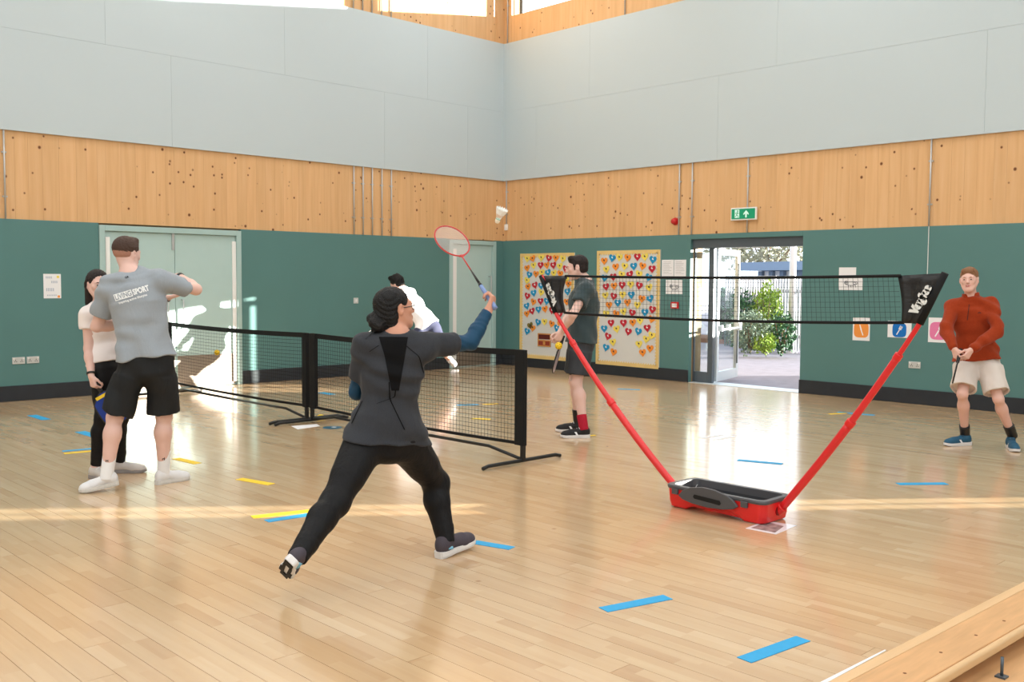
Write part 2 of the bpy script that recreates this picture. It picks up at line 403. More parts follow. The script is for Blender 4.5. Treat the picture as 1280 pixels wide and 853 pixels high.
# ---- unseen rest of the hall
wb = struct(MB().box((XL-.3, YR-.3, -.2), (.3, YR, 7.7)).build('wall_back', m_plain))
ws = struct(MB().box((XL-.3, YR, -.2), (XL, .3, 7.7)).build('wall_side', m_plain))
ce = struct(MB().box((XL-.3, YR-.3, 7.7), (.35, .3, 7.9)).build('ceiling', m_plain))

# ---- doors in the left wall
def flush_door(name, x0, x1, ztop, leaves, kick, handles):
    fr = .075
    d = MB(); d.box((x0, -.03, 0), (x0+fr, .07, ztop)); d.box((x1-fr, -.03, 0), (x1, .07, ztop)); d.box((x0+fr, -.03, ztop-fr), (x1-fr, .07, ztop))
    D = struct(d.build(name, m_frame, bevel=.004))
    for (a, b) in leaves:
        lf = MB().box((a+.003, .012, .006), (b-.003, .056, ztop-fr-.004)).build('door_leaf', m_leaf, D, bevel=.003)
        MB().box((a+.02, .008, .02), (b-.02, .012, kick)).build('kickplate', m_kick, lf)
    return D
d1 = flush_door('door_1', -7.34, -5.29, 2.245, [(-7.265, -6.29), (-6.29, -5.365)], .46, None)
for x in (-7.255, -5.425): MB().box((x, -.012, .05), (x+.06, .012, 2.09)).build('finger_guard', m_white, d1, bevel=.006)
MB().box((-6.335, -.012, 1.94), (-6.30, .012, 2.17)).build('flush_bolt', m_steel, d1, bevel=.003)
for x in (-6.42, -6.2): MB().tube([(x, .012, .85), (x, -.05, .85), (x, -.05, 1.25), (x, .012, 1.25)], .011, 8).build('pull_handle', m_steel, d1, smooth=True)
d2 = flush_door('door_2', -1.3, -.19, 2.255, [(-1.225, -.265)], .31, None)
MB().box((-1.215, -.012, .05), (-1.125, .012, 2.1)).build('finger_guard', m_white, d2, bevel=.006)
MB().tube([(-.33, .012, 1.25), (-.33, -.05, 1.25), (-.33, -.05, 1.62), (-.33, .012, 1.62)], .011, 8).build('pull_handle', m_steel, d2, smooth=True)

# ---- glazed double doorway to the yard in the right wall (one leaf stands open, the other open out of the way)
dd = MB()
dd.box((.04, DY0, DZ-.09), (.2, DY1, DZ+.045))                 # head
dd.box((.09, DY0-.27, 0), (.15, DY0-.36, DZ-.09))               # post beside the side light
dd.box((.09, DY0, 0), (.13, DY0-.02, DZ-.09))
dd.box((.09, DY0-.03, 0), (.13, DY0-.27, .17))
door3 = struct(dd.build('door_3', m_alu, bevel=.004))
MB().box((.11, DY0-.03, .17), (.116, DY0-.27, DZ-.09)).build('side_pane', gl, door3)
MB().box((-.03, DY0-.02, .0), (.32, DY1, .006)).build('threshold', m_pale, door3)
MB().box((.2, DY1+.0, 0), (.3, DY1+.045, DZ)).build('jamb', m_alu, door3)
for y in (-5.05, -5.33): MB().box((.02, y-.09, DZ-.105), (.07, y+.09, DZ-.088)).build('closer_arm', m_steel, door3)
# open leaf swung out into the yard
H = np.array([.2, DY0-.34, 0]); E = np.array([1.16, DY0-.10, 0]); ax = (E-H)/np.linalg.norm(E-H); nx = np.array([-ax[1], ax[0], 0]); LW = np.linalg.norm(E-H)
def leafbox(mb, a, b, z0, z1, t=.025): mb.obox(H+ax*(a+b)/2+np.array([0, 0, (z0+z1)/2]), ax*(b-a)/2, nx*t, np.array([0, 0, (z1-z0)/2])); return mb
lf = MB(); leafbox(lf, 0, .09, .02, 2.05); leafbox(lf, LW-.1, LW, .02, 2.05); leafbox(lf, .09, LW-.1, .02, .17); leafbox(lf, .09, LW-.1, 1.96, 2.05)
leaf = lf.build('door_leaf', m_pale, door3, bevel=.004)
leafbox(MB(), .09, LW-.1, .17, 1.96, .004).build('pane', gl, leaf)
pb = MB(); cpt = lambda a, z, o: H+ax*a+nx*o+np.array([0, 0, z])
pb.tube([cpt(.06, .82, -.075), cpt(LW-.06, .82, -.075)], .017, 8)
for a in (.08, .42, LW-.1): pb.obox(cpt(a, .84, -.05), ax*.03, nx*.03, np.array([0, 0, .045]))
pb.obox(cpt(LW-.08, .84, -.05), ax*.06, nx*.035, np.array([0, 0, .06]))
pb.build('push_bar', m_pale, leaf)
MB().tube([cpt(LW-.11, .9, -.04), cpt(LW-.11, 1.85, -.04)], .013, 6).tube([cpt(LW-.11, .8, -.04), cpt(LW-.11, .25, -.04)], .013, 6).build('latch_rod', m_alu, leaf)
# ================================================================== THE YARD beyond the open door
m_tar = mat('worn_asphalt', (118, 116, 126), .85, .2, var=.12, vscale=5, bump=.3, bscale=120)
m_mulch = mat('bark_mulch', (112, 84, 70), .9, .1, var=.35, vscale=30, bump=.8, bscale=90)
m_picket = mat('white_picket', (170, 174, 180), .5)
m_picketg = mat('dark_green_picket', (52, 84, 84), .6)
m_shed = mat('blue_grey_cladding', (104, 124, 150), .6)
m_shedw = mat('pale_cladding', (214, 218, 224), .6)
m_leafA = mat('yellow_green_leaf', (120, 150, 60), .6, var=.25, vscale=14)
m_leafB = mat('grey_green_leaf', (104, 124, 108), .6, var=.2, vscale=14)
m_leafC = mat('deep_green_leaf', (44, 84, 56), .6, var=.25, vscale=14)
m_leafD = mat('autumn_leaf', (150, 150, 128), .7, var=.2, vscale=9)
m_bark = mat('bark', (110, 92, 76), .9)
yard = struct(MB().box((.3, -30, -.35), (45, 30, -.03)).build('yard_paving', m_tar))
bed = MB()
bedpts = [(9.4, 8.5), (8.9, 2.5), (8.7, .2), (9.2, -.9), (9.8, -1.8), (10.2, -1.6), (10.6, 8.5)]
bed.prism([(x, y, -.03) for x, y in bedpts], (0, 0, .11))
tag(bed.build('mulch_bed', m_mulch), 'brown bark mulch bed under the shrubs outside the doorway', 'flower bed')
def foliage(c, r, n, size, seed, upright=0.0):
    """a crown of n small folded leaves scattered in an ellipsoid shell"""
    g = np.random.default_rng(seed); d = g.normal(size=(n, 3)); d /= np.linalg.norm(d, axis=1)[:, None]
    rad = g.uniform(.35, 1.0, n)**.6; lump = 1+.22*np.sin(d[:, 0]*5+seed)*np.sin(d[:, 1]*6+2*seed)*np.sin(d[:, 2]*5)
    P = np.asarray(c)+d*np.asarray(r)*(rad*lump)[:, None]
    mb = MB()
    a = g.normal(size=(n, 3)); a[:, 2] += upright; a /= np.linalg.norm(a, axis=1)[:, None]
    b = np.cross(a, g.normal(size=(n, 3))); b /= np.linalg.norm(b, axis=1)[:, None]; nn = np.cross(a, b)
    s = size*g.uniform(.6, 1.3, n)
    V = np.stack([P-a*s[:, None], P+b*(s*.45)[:, None]+nn*(s*.1)[:, None], P+a*s[:, None], P-b*(s*.45)[:, None]+nn*(s*.1)[:, None]], 1).reshape(-1, 3)
    me = bpy.data.meshes.new('foliage'); me.from_pydata(V.tolist(), [], [(4*i, 4*i+1, 4*i+2, 4*i+3) for i in range(n)]); return me
def shrub(name, base, r, h, n, size, m, label, seed, upright=0.0, trunk=0.0):
    e = tag(empty(name, base), label, 'tree' if trunk else 'shrub')
    bx = np.asarray(base, float); me = foliage(bx+[0, 0, trunk+h/2], (r, r, h/2), n, size, seed, upright); me.materials.append(m)
    o = bpy.data.objects.new('foliage', me); COL.objects.link(o); setpar(o, e)
    st = MB(); g = np.random.default_rng(seed+5)
    if trunk: st.tube([bx, bx+[.05, 0, trunk*.6], bx+[0, .05, trunk+h*.4]], [.12, .09, .04], 7)
    for k in range(5):
        q = g.normal(size=2)*r*.5; st.tube([bx+[0, 0, trunk*.9], bx+[q[0]*.5, q[1]*.5, trunk+h*.35], bx+[q[0], q[1], trunk+h*.75]], [.02+.03*(trunk > 0), .015+.015*(trunk > 0), .006], 5)
    st.build('trunk' if trunk else 'stem', m_bark, e)
    return e
unit_ = lambda v: np.asarray(v, float)/np.linalg.norm(v)
yard_pt = lambda px, dep: (lambda q: (q[0], q[1], .07))(at_depth(px, 420, dep))
shrub('shrub', yard_pt(958, 21.9), .42, 1.45, 1500, .05, m_leafA, 'tall yellow-green bamboo-like shrub against the picket fence', 3, 1.2)
shrub('shrub', yard_pt(938, 20.6), .5, .9, 1500, .045, m_leafB, 'low grey-green rounded shrub on the mulch bed', 5)
shrub('shrub', yard_pt(925, 22.0), .42, 1.3, 1100, .05, m_leafC, 'dark green shrub beside the open glass door leaf', 8)
shrub('shrub', yard_pt(978, 20.5), .3, .85, 900, .045, m_leafC, 'small glossy green shrub at the foot of the white column', 12)
shrub('shrub', yard_pt(956, 20.3), .26, .45, 700, .04, m_leafA, 'lowest lime-green shrub at the edge of the mulch', 14)
shrub('tree', (24.5, 9.5, -.03), 2.6, 3.0, 2200, .16, m_leafD, 'bare-twigged pale tree behind the blue shelter roof', 21, trunk=2.0)
shrub('tree', (27, -1.0, -.03), 2.0, 4.2, 1500, .16, m_leafC, 'green tree rising behind the white column', 23, trunk=1.4)
# picket fence in two runs: tall white pickets on the right, white over dark green pickets on the left
def fence_run(p0, p1, n, hi, lo, label, green):
    p0, p1 = np.asarray(p0, float), np.asarray(p1, float); d = (p1-p0); L_ = np.linalg.norm(d); d /= L_; nrm = np.array([-d[1], d[0], 0])
    f = tag(empty('picket_fence', p0), label, 'fence')
    for k in range(n):
        c = p0+d*L_*(k+.5)/n
        if green:
            MB().obox(c+[0, 0, (lo+hi)/2+.28], d*L_/n*.27, nrm*.012, np.array([0, 0, (hi-lo)/2-.28])).build('picket', m_picket, f)
            MB().obox(c+[0, 0, .55+lo/2], d*L_/n*.3, nrm*.012, np.array([0, 0, .55])).build('picket', m_picketg, f)
        else:
            h = hi+random.uniform(-.05, .05); MB().obox(c+[0, 0, (lo+h)/2], d*L_/n*.25, nrm*.012, np.array([0, 0, (h-lo)/2])).build('picket', m_picket, f)
    for z in ((1.12, hi-.04) if green else (.35, hi-.3)):
        MB().obox((p0+p1)/2+nrm*.03+[0, 0, z], d*L_/2, nrm*.02, np.array([0, 0, .04 if not green else .05])).build('rail', m_picket, f)
    return f
pF = lambda px, dep: np.array([*at_depth(px, 420, dep)[:2], -.03])
fence_run(pF(905, 24.2), pF(968, 23.4), 20, 1.72, .02, 'white-topped picket fence with dark green lower pickets behind the shrubs', True)
fence_run(pF(968, 23.0), pF(1030, 21.4), 17, 1.68, .02, 'tall white picket fence beside the white column', False)
q = pF(989, 22.0)
c_ = empty('canopy_column', q); tag(c_, 'round white steel column standing in the yard by the fence', 'column')
MB().tube([q, q+[0, 0, 3.4]], .075, 16).build('shaft', m_picket, c_, smooth=True)
MB().lathe(q, (0, 0, 1), [(0, .14), (.03, .14), (.03, .09), (.05, .09)], 16).build('base_plate', m_picket, c_)
# dark hedge behind the pickets
h0, h1 = pF(900, 25.6), pF(1040, 23.2); hg = tag(empty('hedge', (h0+h1)/2), 'dark clipped hedge growing behind the picket fence', 'hedge'); dh = unit_(h1-h0); Lh = np.linalg.norm(h1-h0); nh = np.array([-dh[1], dh[0], 0])
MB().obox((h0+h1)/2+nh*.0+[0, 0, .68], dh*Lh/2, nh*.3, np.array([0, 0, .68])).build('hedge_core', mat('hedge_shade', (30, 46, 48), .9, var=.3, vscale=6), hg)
gg = np.random.default_rng(4); Vh = []; 
for k in range(2600):
    c0 = h0+dh*gg.uniform(0, Lh)+nh*gg.choice([-1, 1])*gg.uniform(.28, .36)+[0, 0, gg.uniform(0, 1.42)]; a0 = gg.normal(size=3)*.05; b0 = gg.normal(size=3)*.03; Vh += [c0-a0, c0+b0, c0+a0, c0-b0]
me = bpy.data.meshes.new('foliage'); me.from_pydata([tuple(v) for v in Vh], [], [(4*i, 4*i+1, 4*i+2, 4*i+3) for i in range(len(Vh)//4)]); me.materials.append(m_leafC); o = bpy.data.objects.new('foliage', me); COL.objects.link(o); setpar(o, hg)
# blue shelter building
q0, q1 = pF(944, 29.0), pF(1040, 26.0); d = (q1-q0); L_ = np.linalg.norm(d); d /= L_; nrm = np.array([-d[1], d[0], 0])
if nrm @ (q0-CAMP) < 0: nrm = -nrm
sh = tag(empty('shelter', (q0+q1)/2), 'low blue-grey flat-roofed shelter behind the picket fence', 'building')
MB().obox((q0+q1)/2+nrm*1.5+[0, 0, .95], d*L_/2, nrm*1.4, np.array([0, 0, .95])).build('wall', m_shedw, sh)
MB().obox((q0+q1)/2+nrm*1.4+[0, 0, 2.03], d*(L_/2+.35), nrm*1.9, np.array([0, 0, .12])).build('roof', m_shed, sh)
for k in range(7): MB().obox(q0+d*L_*(k+.3)/6.6+[0, 0, .95]-nrm*-.05, d*(.09 if k != 4 else .5), nrm*.05, np.array([0, 0, .95])).build('post', m_shed, sh)
# added block beside the doorway, outside the view: it keeps the low sun off the near floor
hd = struct(MB().box((3.2, -12.5, -.03), (3.4, -5.3, 1.12)).build('sun_blocker', m_plain)); MB().box((3.16, -12.5, 1.12), (3.44, -5.3, 1.17)).build('blocker_cap', m_picket, hd)
# ================================================================== THINGS ON THE WALLS
m_paper = mat('white_paper', (236, 236, 238), .7)
m_ink = mat('grey_ink', (120, 124, 130), .8)
m_ink2 = mat('dark_ink', (60, 60, 64), .8)
m_card = mat('board_backing_paper', (214, 214, 210), .8, var=.02, vscale=3)
m_border = mat('gold_border_trim', (226, 196, 128), .7, var=.06, vscale=8)
HC = {'R': ('red', mat('red_card', (190, 40, 56), .6)), 'O': ('orange', mat('orange_card', (240, 146, 52), .6)), 'B': ('blue', mat('blue_card', (30, 146, 196), .6)), 'Y': ('yellow', mat('yellow_card', (240, 218, 96), .6)), 'G': ('olive', mat('olive_card', (128, 112, 52), .6))}
# right-wall items lie in the plane x = -.012, seen from -x; u runs along -y (to the right in the picture), v up
RW = -.012
def rw(y, z, off=0.0): return (RW-off, y, z)
def notice_board(y0, y1, z0, z1, label):
    b = tag(empty('notice_board', (0, (y0+y1)/2, z0)), label, 'notice board')
    MB().box(rw(y0, z0), rw(y1, z1, .018)).build('backing', m_card, b)
    t = .055
    for (a, c, d, e) in ((y0, y0-t, z0, z1), (y1+t, y1, z0, z1), (y0-t, y1+t, z0, z0+t), (y0-t, y1+t, z1-t, z1)):
        MB().box(rw(a, d, .018), rw(c, e, .024)).build('border', m_border, b)
    sc = MB()
    ny = int((y0-y1)/.05); nz = int((z1-z0)/.05)
    for k in range(1, ny):
        y = y0-(y0-y1)*k/ny
        for z, s in ((z0+t, 1), (z1-t, -1)): sc.prism([rw(y+.018, z, .018), rw(y-.018, z, .018), rw(y, z+.025*s, .018)], (-.006, 0, 0))
    for k in range(1, nz):
        z = z0+(z1-z0)*k/nz
        for y, s in ((y0-t, -1), (y1+t, 1)): sc.prism([rw(y, z+.018, .018), rw(y, z-.018, .018), rw(y+.025*s, z, .018)], (-.006, 0, 0))
    o = sc.build('scalloped_edge', m_border, b); o['kind'] = 'stuff'
    return b
notice_board(-.49, -1.80, .165, 2.03, 'tall notice board with gold scalloped border holding the treasure chest picture')
notice_board(-2.31, -3.62, .165, 2.05, 'tall notice board with gold scalloped border beside the white notices')
def heart_poly(s):
    out = []
    for k in range(22):
        t = 2*math.pi*k/22; x = 16*math.sin(t)**3; y = 13*math.cos(t)-5*math.cos(2*t)-2*math.cos(3*t)-math.cos(4*t); out.append((x/32*s, (y+2)/32*s))
    return out
def heart_mesh(col, s=.142):
    mb = MB(); mb.prism([(0, -x, y) for x, y in heart_poly(s)], (-.003, 0, 0)); return mb.mesh('paper_heart', HC[col][1])
HM = {k: heart_mesh(k) for k in HC}
_f = MB(); _f.obox((-.004, .006, .02), (.0012, 0, 0), (0, .009, .003), (0, -.003, .012)); _f.obox((-.004, -.008, .012), (.0012, 0, 0), (0, .006, 0), (0, 0, .009))
FM = {'R': _f.mesh('printed_figure', m_paper), 'B': _f.mesh('printed_figure', m_paper), 'Y': _f.mesh('printed_figure', m_ink2), 'O': _f.mesh('printed_figure', m_ink2), 'G': _f.mesh('printed_figure', m_ink2)}
def hearts(lst, x0, y0, sc, where, grp):
    for (px, py, c) in lst:
        P = on_right(x0+px/sc, y0+py/sc, RW-.019)
        o = bpy.data.objects.new('paper_heart', HM[c]); COL.objects.link(o); o.location = (RW-.0245, P[1], P[2]); o.rotation_euler = (random.uniform(-.35, .35), 0, 0)
        tag(o, f'{HC[c][0]} paper heart pinned on the {where}', 'paper heart', f'{HC[c][0]} hearts on the {grp}')
        f = bpy.data.objects.new('printed_figure', FM[c]); COL.objects.link(f); f.parent = o
H1 = [(97,122,'Y'),(132,120,'O'),(185,115,'Y'),(232,118,'R'),(276,118,'O'),(320,122,'Y'),(97,180,'O'),(137,163,'Y'),(181,162,'R'),(220,162,'O'),(261,162,'R'),(302,168,'Y'),(338,185,'R'),(110,222,'B'),(152,217,'O'),(228,208,'B'),(265,212,'Y'),(303,215,'O'),(189,208,'Y'),(95,258,'Y'),(103,297,'O'),(146,287,'R'),(184,290,'B'),(355,280,'O'),(345,246,'Y'),(97,355,'R'),(138,336,'B'),(184,333,'Y'),(350,328,'B'),(95,418,'B'),(135,392,'O'),(181,388,'R'),(219,388,'B'),(345,392,'O'),(95,467,'O'),(128,450,'R'),(168,440,'B'),(209,437,'O'),(252,446,'R'),(300,470,'R'),(164,520,'B'),(205,517,'Y'),(250,530,'O'),(303,530,'O'),(116,540,'G'),(131,556,'O'),(96,577,'B'),(282,557,'B'),(262,300,'R'),(285,345,'Y'),(262,360,'B'),(295,400,'R'),(240,245,'Y'),(222,290,'O'),(300,290,'B')]
H2 = [(78,135,'O'),(128,117,'B'),(173,113,'Y'),(224,115,'O'),(286,110,'R'),(333,110,'Y'),(383,127,'B'),(92,188,'Y'),(150,172,'O'),(206,168,'Y'),(263,168,'B'),(318,167,'O'),(378,185,'R'),(80,242,'B'),(135,235,'R'),(187,220,'Y'),(240,220,'R'),(295,217,'Y'),(357,238,'B'),(90,297,'R'),(140,292,'O'),(190,287,'R'),(244,283,'Y'),(297,290,'R'),(360,302,'Y'),(86,352,'Y'),(137,357,'R'),(193,347,'Y'),(248,348,'B'),(314,372,'O'),(367,372,'B'),(108,412,'O'),(163,398,'B'),(224,396,'O'),(286,412,'Y'),(200,453,'Y'),(253,461,'R'),(333,458,'B'),(380,440,'R'),(90,466,'Y'),(152,466,'O'),(121,524,'R'),(199,524,'R'),(257,522,'O'),(303,510,'Y'),(375,500,'O'),(78,560,'B'),(156,562,'Y'),(229,578,'R'),(291,577,'B'),(348,556,'R'),(101,608,'R'),(133,645,'Y'),(376,602,'Y'),(341,626,'Y'),(296,657,'Y'),(89,678,'B'),(136,706,'O'),(319,710,'O'),(365,684,'O')]
hearts(H1, 640, 300, 5.02, 'notice board with the treasure chest', 'treasure chest board')
hearts(H2, 740, 300, 5.015, 'notice board beside the white notices', 'other board')
# treasure chest picture
def rwp(px, py, off=0.0): P = on_right(px, py, RW); return (RW-off, P[1], P[2])
m_chest = mat('chest_red_brown', (150, 62, 44), .7); m_chestd = mat('chest_inside', (92, 34, 28), .8); m_chestg = mat('chest_gold', (206, 146, 80), .6)
a, b = rwp(673.5, 416.5), rwp(689.5, 434); ch = tag(empty('treasure_chest_picture', (RW, (a[1]+b[1])/2, b[2])), 'open red-brown paper treasure chest on the notice board', 'picture')
y0, y1, z0, z1 = a[1], b[1], b[2], a[2]; zm = z0+(z1-z0)*.47
MB().box((RW-.019, y0, z0), (RW-.026, y1, zm-.01)).build('chest_box', m_chest, ch)
MB().prism([(RW-.019, y0-.01, zm+.02), (RW-.019, y1+.01, zm+.02), (RW-.019, y1, z1), (RW-.019, y0, z1)], (-.006, 0, 0)).build('lid', m_chestd, ch)
for z in (zm-.012, z1-.02, z0): MB().box((RW-.02, y0, z), (RW-.029, y1, z+.02)).build('gold_band', m_chestg, ch)
for y in (y0, y1+.02): MB().box((RW-.02, y, z0), (RW-.028, y-.02, z1)).build('gold_band', m_chestg, ch)
MB().box((RW-.026, (y0+y1)/2+.025, zm-.08), (RW-.03, (y0+y1)/2-.025, zm-.02)).build('lock', m_chestg, ch)

# paper notices on the right wall
def sheet_r(px0, py0, px1, py1, label, draw=None, name='notice', cat='paper', tilt=0):
    a, b = rwp(px0, py0), rwp(px1, py1); y0, y1 = a[1], b[1]; z1, z0 = a[2], b[2]
    e = tag(empty(name, (RW, (y0+y1)/2, z0)), label, cat)
    MB().box((RW, y0, z0), (RW-.003, y1, z1)).build('sheet', m_paper, e)
    if draw: draw(e, y0, y1, z0, z1)
    return e
def lines(n):
    def f(e, y0, y1, z0, z1):
        mb = MB(); W_ = y0-y1; H_ = z1-z0
        for k in range(n):
            z = z1-H_*(.12+.78*k/n); mb.box((RW-.0032, y0-W_*.12, z), (RW-.004, y0-W_*random.uniform(.6, .88), z-H_*.012))
        mb.build('printed_text', m_ink, e)
    return f
def sketch(e, y0, y1, z0, z1):
    mb = MB(); yc, zc, W_, H_ = (y0+y1)/2, (z0+z1)/2, y0-y1, z1-z0
    def el(cy, cz, ry, rz, n=14): mb.tube([(RW-.004, yc-W_*(cy+ry*math.cos(2*math.pi*k/n)), zc+H_*(cz+rz*math.sin(2*math.pi*k/n))) for k in range(n+1)], .004, 4)
    el(-.18, .05, .08, .12); el(.02, -.02, .22, .14); el(.2, .02, .1, .1); el(-.2, .08, .03, .04)
    for c in (-.1, 0, .1, .2): mb.tube([(RW-.004, yc-W_*c, zc-H_*.12), (RW-.004, yc-W_*(c+.03), zc-H_*.3)], .004, 4)
    mb.build('printed_drawing', m_ink, e)
sheet_r(827.5, 325, 842, 346, 'white notice sheet nearer the hearts in the pair by the doorway', lines(9))
sheet_r(843, 325, 857.5, 346, 'white notice sheet nearer the doorway in the pair', lines(9))
sheet_r(832.5, 350, 853, 368, 'white landscape notice with a pencil drawing above the fire call point', sketch)
sheet_r(1049, 334.5, 1070, 345.8, 'small blank white sheet above the animal drawing', None)
sheet_r(1048.8, 346, 1078, 363, 'white sheet with an animal line drawing behind the red-pole net', sketch)
m_po, m_pb, m_pp = mat('poster_orange', (236, 150, 70), .6), mat('poster_blue', (20, 110, 190), .6), mat('poster_pink', (228, 126, 170), .6)
def icon(m, kind):
    def f(e, y0, y1, z0, z1):
        yc, zc, W_, H_ = (y0+y1)/2, (z0+z1)/2-.01, y0-y1, z1-z0; rr = min(W_, H_)*.43; pts = []
        for k in range(28):
            t = 2*math.pi*k/28; c, s = math.cos(t), math.sin(t)
            pts.append((RW-.003, yc-rr*abs(c)**.55*math.copysign(1, c), zc+rr*abs(s)**.55*math.copysign(1, s)))
        MB().prism(pts, (-.0015, 0, 0)).build('rounded_square', m, e)
        mb = MB(); u = np.array([0, -.5, .87]) if kind != 'knife' else np.array([0, .35, .94]); u /= np.linalg.norm(u); w = np.array([0, -u[2], u[1]]); c = np.array([RW-.0055, yc, zc])
        mb.obox(c-u*rr*.35, u*rr*.4, w*rr*.07, (.0008, 0, 0))
        if kind == 'fork':
            mb.obox(c+u*rr*.2, u*rr*.12, w*rr*.2, (.0008, 0, 0))
            for q in (-.16, 0, .16): mb.obox(c+u*rr*.45+w*rr*q, u*rr*.2, w*rr*.045, (.0008, 0, 0))
        elif kind == 'spoon':
            mb.prism([c+u*rr*(.42+.32*math.cos(t))+w*rr*.19*math.sin(t)+[-.0005, 0, 0] for t in np.linspace(0, 2*math.pi, 15)[:-1]], (.0012, 0, 0))
        else: mb.prism([c+[-.0005, 0, 0]+u*rr*.0-w*rr*.1, c+[-.0005, 0, 0]+u*rr*.0+w*rr*.1, c+[-.0005, 0, 0]+u*rr*.7+w*rr*.1, c+[-.0005, 0, 0]+u*rr*.72], (.0012, 0, 0))
        mb.build('cutlery_symbol', m_paper, e)
    return f
sheet_r(1066.5, 397, 1087, 426.5, 'white poster with a knife on an orange rounded square', icon(m_po, 'knife'), 'cutlery_poster', 'poster')
sheet_r(1110, 401, 1139, 423, 'white poster with a fork on a blue rounded square', icon(m_pb, 'fork'), 'cutlery_poster', 'poster')
sheet_r(1161, 397, 1186, 429, 'white poster with a spoon on a pink rounded square', icon(m_pp, 'spoon'), 'cutlery_poster', 'poster')
# fire call point, sounder, exit sign, socket
m_red = mat('signal_red', (200, 30, 34), .4, .5)
a, b = rwp(839.8, 377.5), rwp(849, 386)
e = tag(empty('fire_call_point', (RW, (a[1]+b[1])/2, b[2])), 'small red and white fire alarm call point beside the doorway', 'fire alarm')
MB().box((RW, a[1], b[2]), (RW-.035, b[1], a[2])).build('housing', m_red, e, bevel=.008)
MB().box((RW-.035, a[1]-.025, b[2]+.02), (RW-.038, b[1]+.025, a[2]-.025)).build('glass_plate', m_white, e)
P = on_right(844.5, 277, 0)
e = tag(empty('alarm_sounder', (0, P[1], P[2])), 'round red alarm sounder on the pine boards above the notices', 'alarm')
MB().lathe((0, P[1], P[2]), (-1, 0, 0), [(0, .05), (.03, .05), (.035, .046), (.06, .046), (.075, .035), (.085, .015)], 20).build('horn', m_red, e, smooth=True)
MB().lathe((0, P[1], P[2]), (-1, 0, 0), [(-.001, .058), (.014, .058)], 20).build('base', m_red, e)
a, b = on_right(917, 260.5, 0), on_right(948.5, 276, 0); y0, y1, z0, z1 = a[1], b[1], 2.447, 2.63
e = tag(empty('exit_sign', (0, (y0+y1)/2, z0)), 'green emergency exit sign with running figure and arrow above the doorway', 'sign')
MB().box((-.038, y0, z0), (-.075, y1, z1)).build('light_box', m_white, e, bevel=.008)
MB().box((-.04, y0-.02, z0+.03), (.0, y0-.1, z1-.03)).build('wall_bracket', m_white, e)
m_exit = mat('exit_green', (14, 140, 100), .35, .4, emit=((14, 140, 100), .25)); m_exitw = mat('exit_white', (205, 240, 228), .35, .4, emit=((190, 235, 220), .25))
MB().box((-.0755, y0-.018, z0+.018), (-.078, y1+.018, z1-.018)).build('green_face', m_exit, e)
W_, H_ = y0-y1, z1-z0; q = lambda u, v, o=0.0: (-.0782-o, y0-W_*u, z0+H_*v)
MB().prism([q(.17, .2), q(.35, .2), q(.35, .84), q(.17, .84)], (-.001, 0, 0)).build('doorway_symbol', m_exitw, e)
rm = MB(); rm.lathe(q(.285, .73, .001), (-1, 0, 0), [(0, .011), (.001, .011)], 10)
for pts, r in (([(.28, .65), (.25, .45)], .011), ([(.28, .62), (.215, .6), (.19, .5)], .006), ([(.29, .6), (.33, .53), (.36, .55)], .006), ([(.25, .45), (.30, .34), (.32, .22)], .0075), ([(.25, .45), (.22, .32), (.17, .28)], .0075)):
    rm.tube([q(u, v, .001) for u, v in pts], r*.6, 5)
rm.build('running_figure', m_exit, e)
ar = MB(); ar.prism([q(.585, .2), q(.645, .2), q(.645, .5), q(.72, .4), q(.72, .52), q(.615, .78), q(.51, .52), q(.51, .4), q(.585, .5)], (-.001, 0, 0)); ar.build('arrow', m_exitw, e)
m_sock = mat('brushed_metal_plate', (206, 208, 206), .3, .5, metal=.3)
def socket(loc, u, n, w, label):
    """double socket: centre, right vector, outward normal"""
    c, u, n = (np.asarray(k, float) for k in (loc, u, n)); z = np.array([0, 0, 1.0]); e = tag(empty('wall_socket', loc), label, 'socket')
    MB().obox(c+n*.006, u*w/2, n*.006, z*.043).build('face_plate', m_sock, e, bevel=.004)
    for s in (-1, 1):
        mb = MB(); cc = c+u*s*w*.24+n*.0125
        for (du, dz, hu, hz) in ((0, .005, .004, .007), (-.011, -.014, .006, .004), (.011, -.014, .006, .004)): mb.obox(cc+u*du+z*dz, u*hu, n*.0006, z*hz)
        mb.build('pin_holes', m_dark, e); MB().obox(c+u*s*w*.38+z*.025+n*.014, u*.01, n*.003, z*.008).build('rocker', m_white, e)
    return e
P = on_right(1143.5, 456.5, RW); socket((RW, P[1], P[2]), (0, -1, 0), (-1, 0, 0), .155, 'metal double socket on the green wall below the cutlery posters')
P = on_left(23, 451, -.012); socket((P[0], -.012, P[2]), (1, 0, 0), (0, -1, 0), .15, 'metal double socket of the pair, the one farther from the double doors')
P = on_left(41, 450, -.012); socket((P[0], -.012, P[2]), (1, 0, 0), (0, -1, 0), .15, 'metal double socket of the pair, the one closer to the double doors')
P = on_left(444.7, 376, -.012); e = tag(empty('light_switch', (P[0], -.012, P[2])), 'small metal light switch alone on the green wall', 'switch')
MB().box((P[0]-.045, -.012, P[2]-.045), (P[0]+.045, -.022, P[2]+.045)).build('face_plate', m_sock, e, bevel=.003)
MB().box((P[0]-.014, -.022, P[2]-.02), (P[0]+.014, -.028, P[2]+.02)).build('rocker', m_white, e)
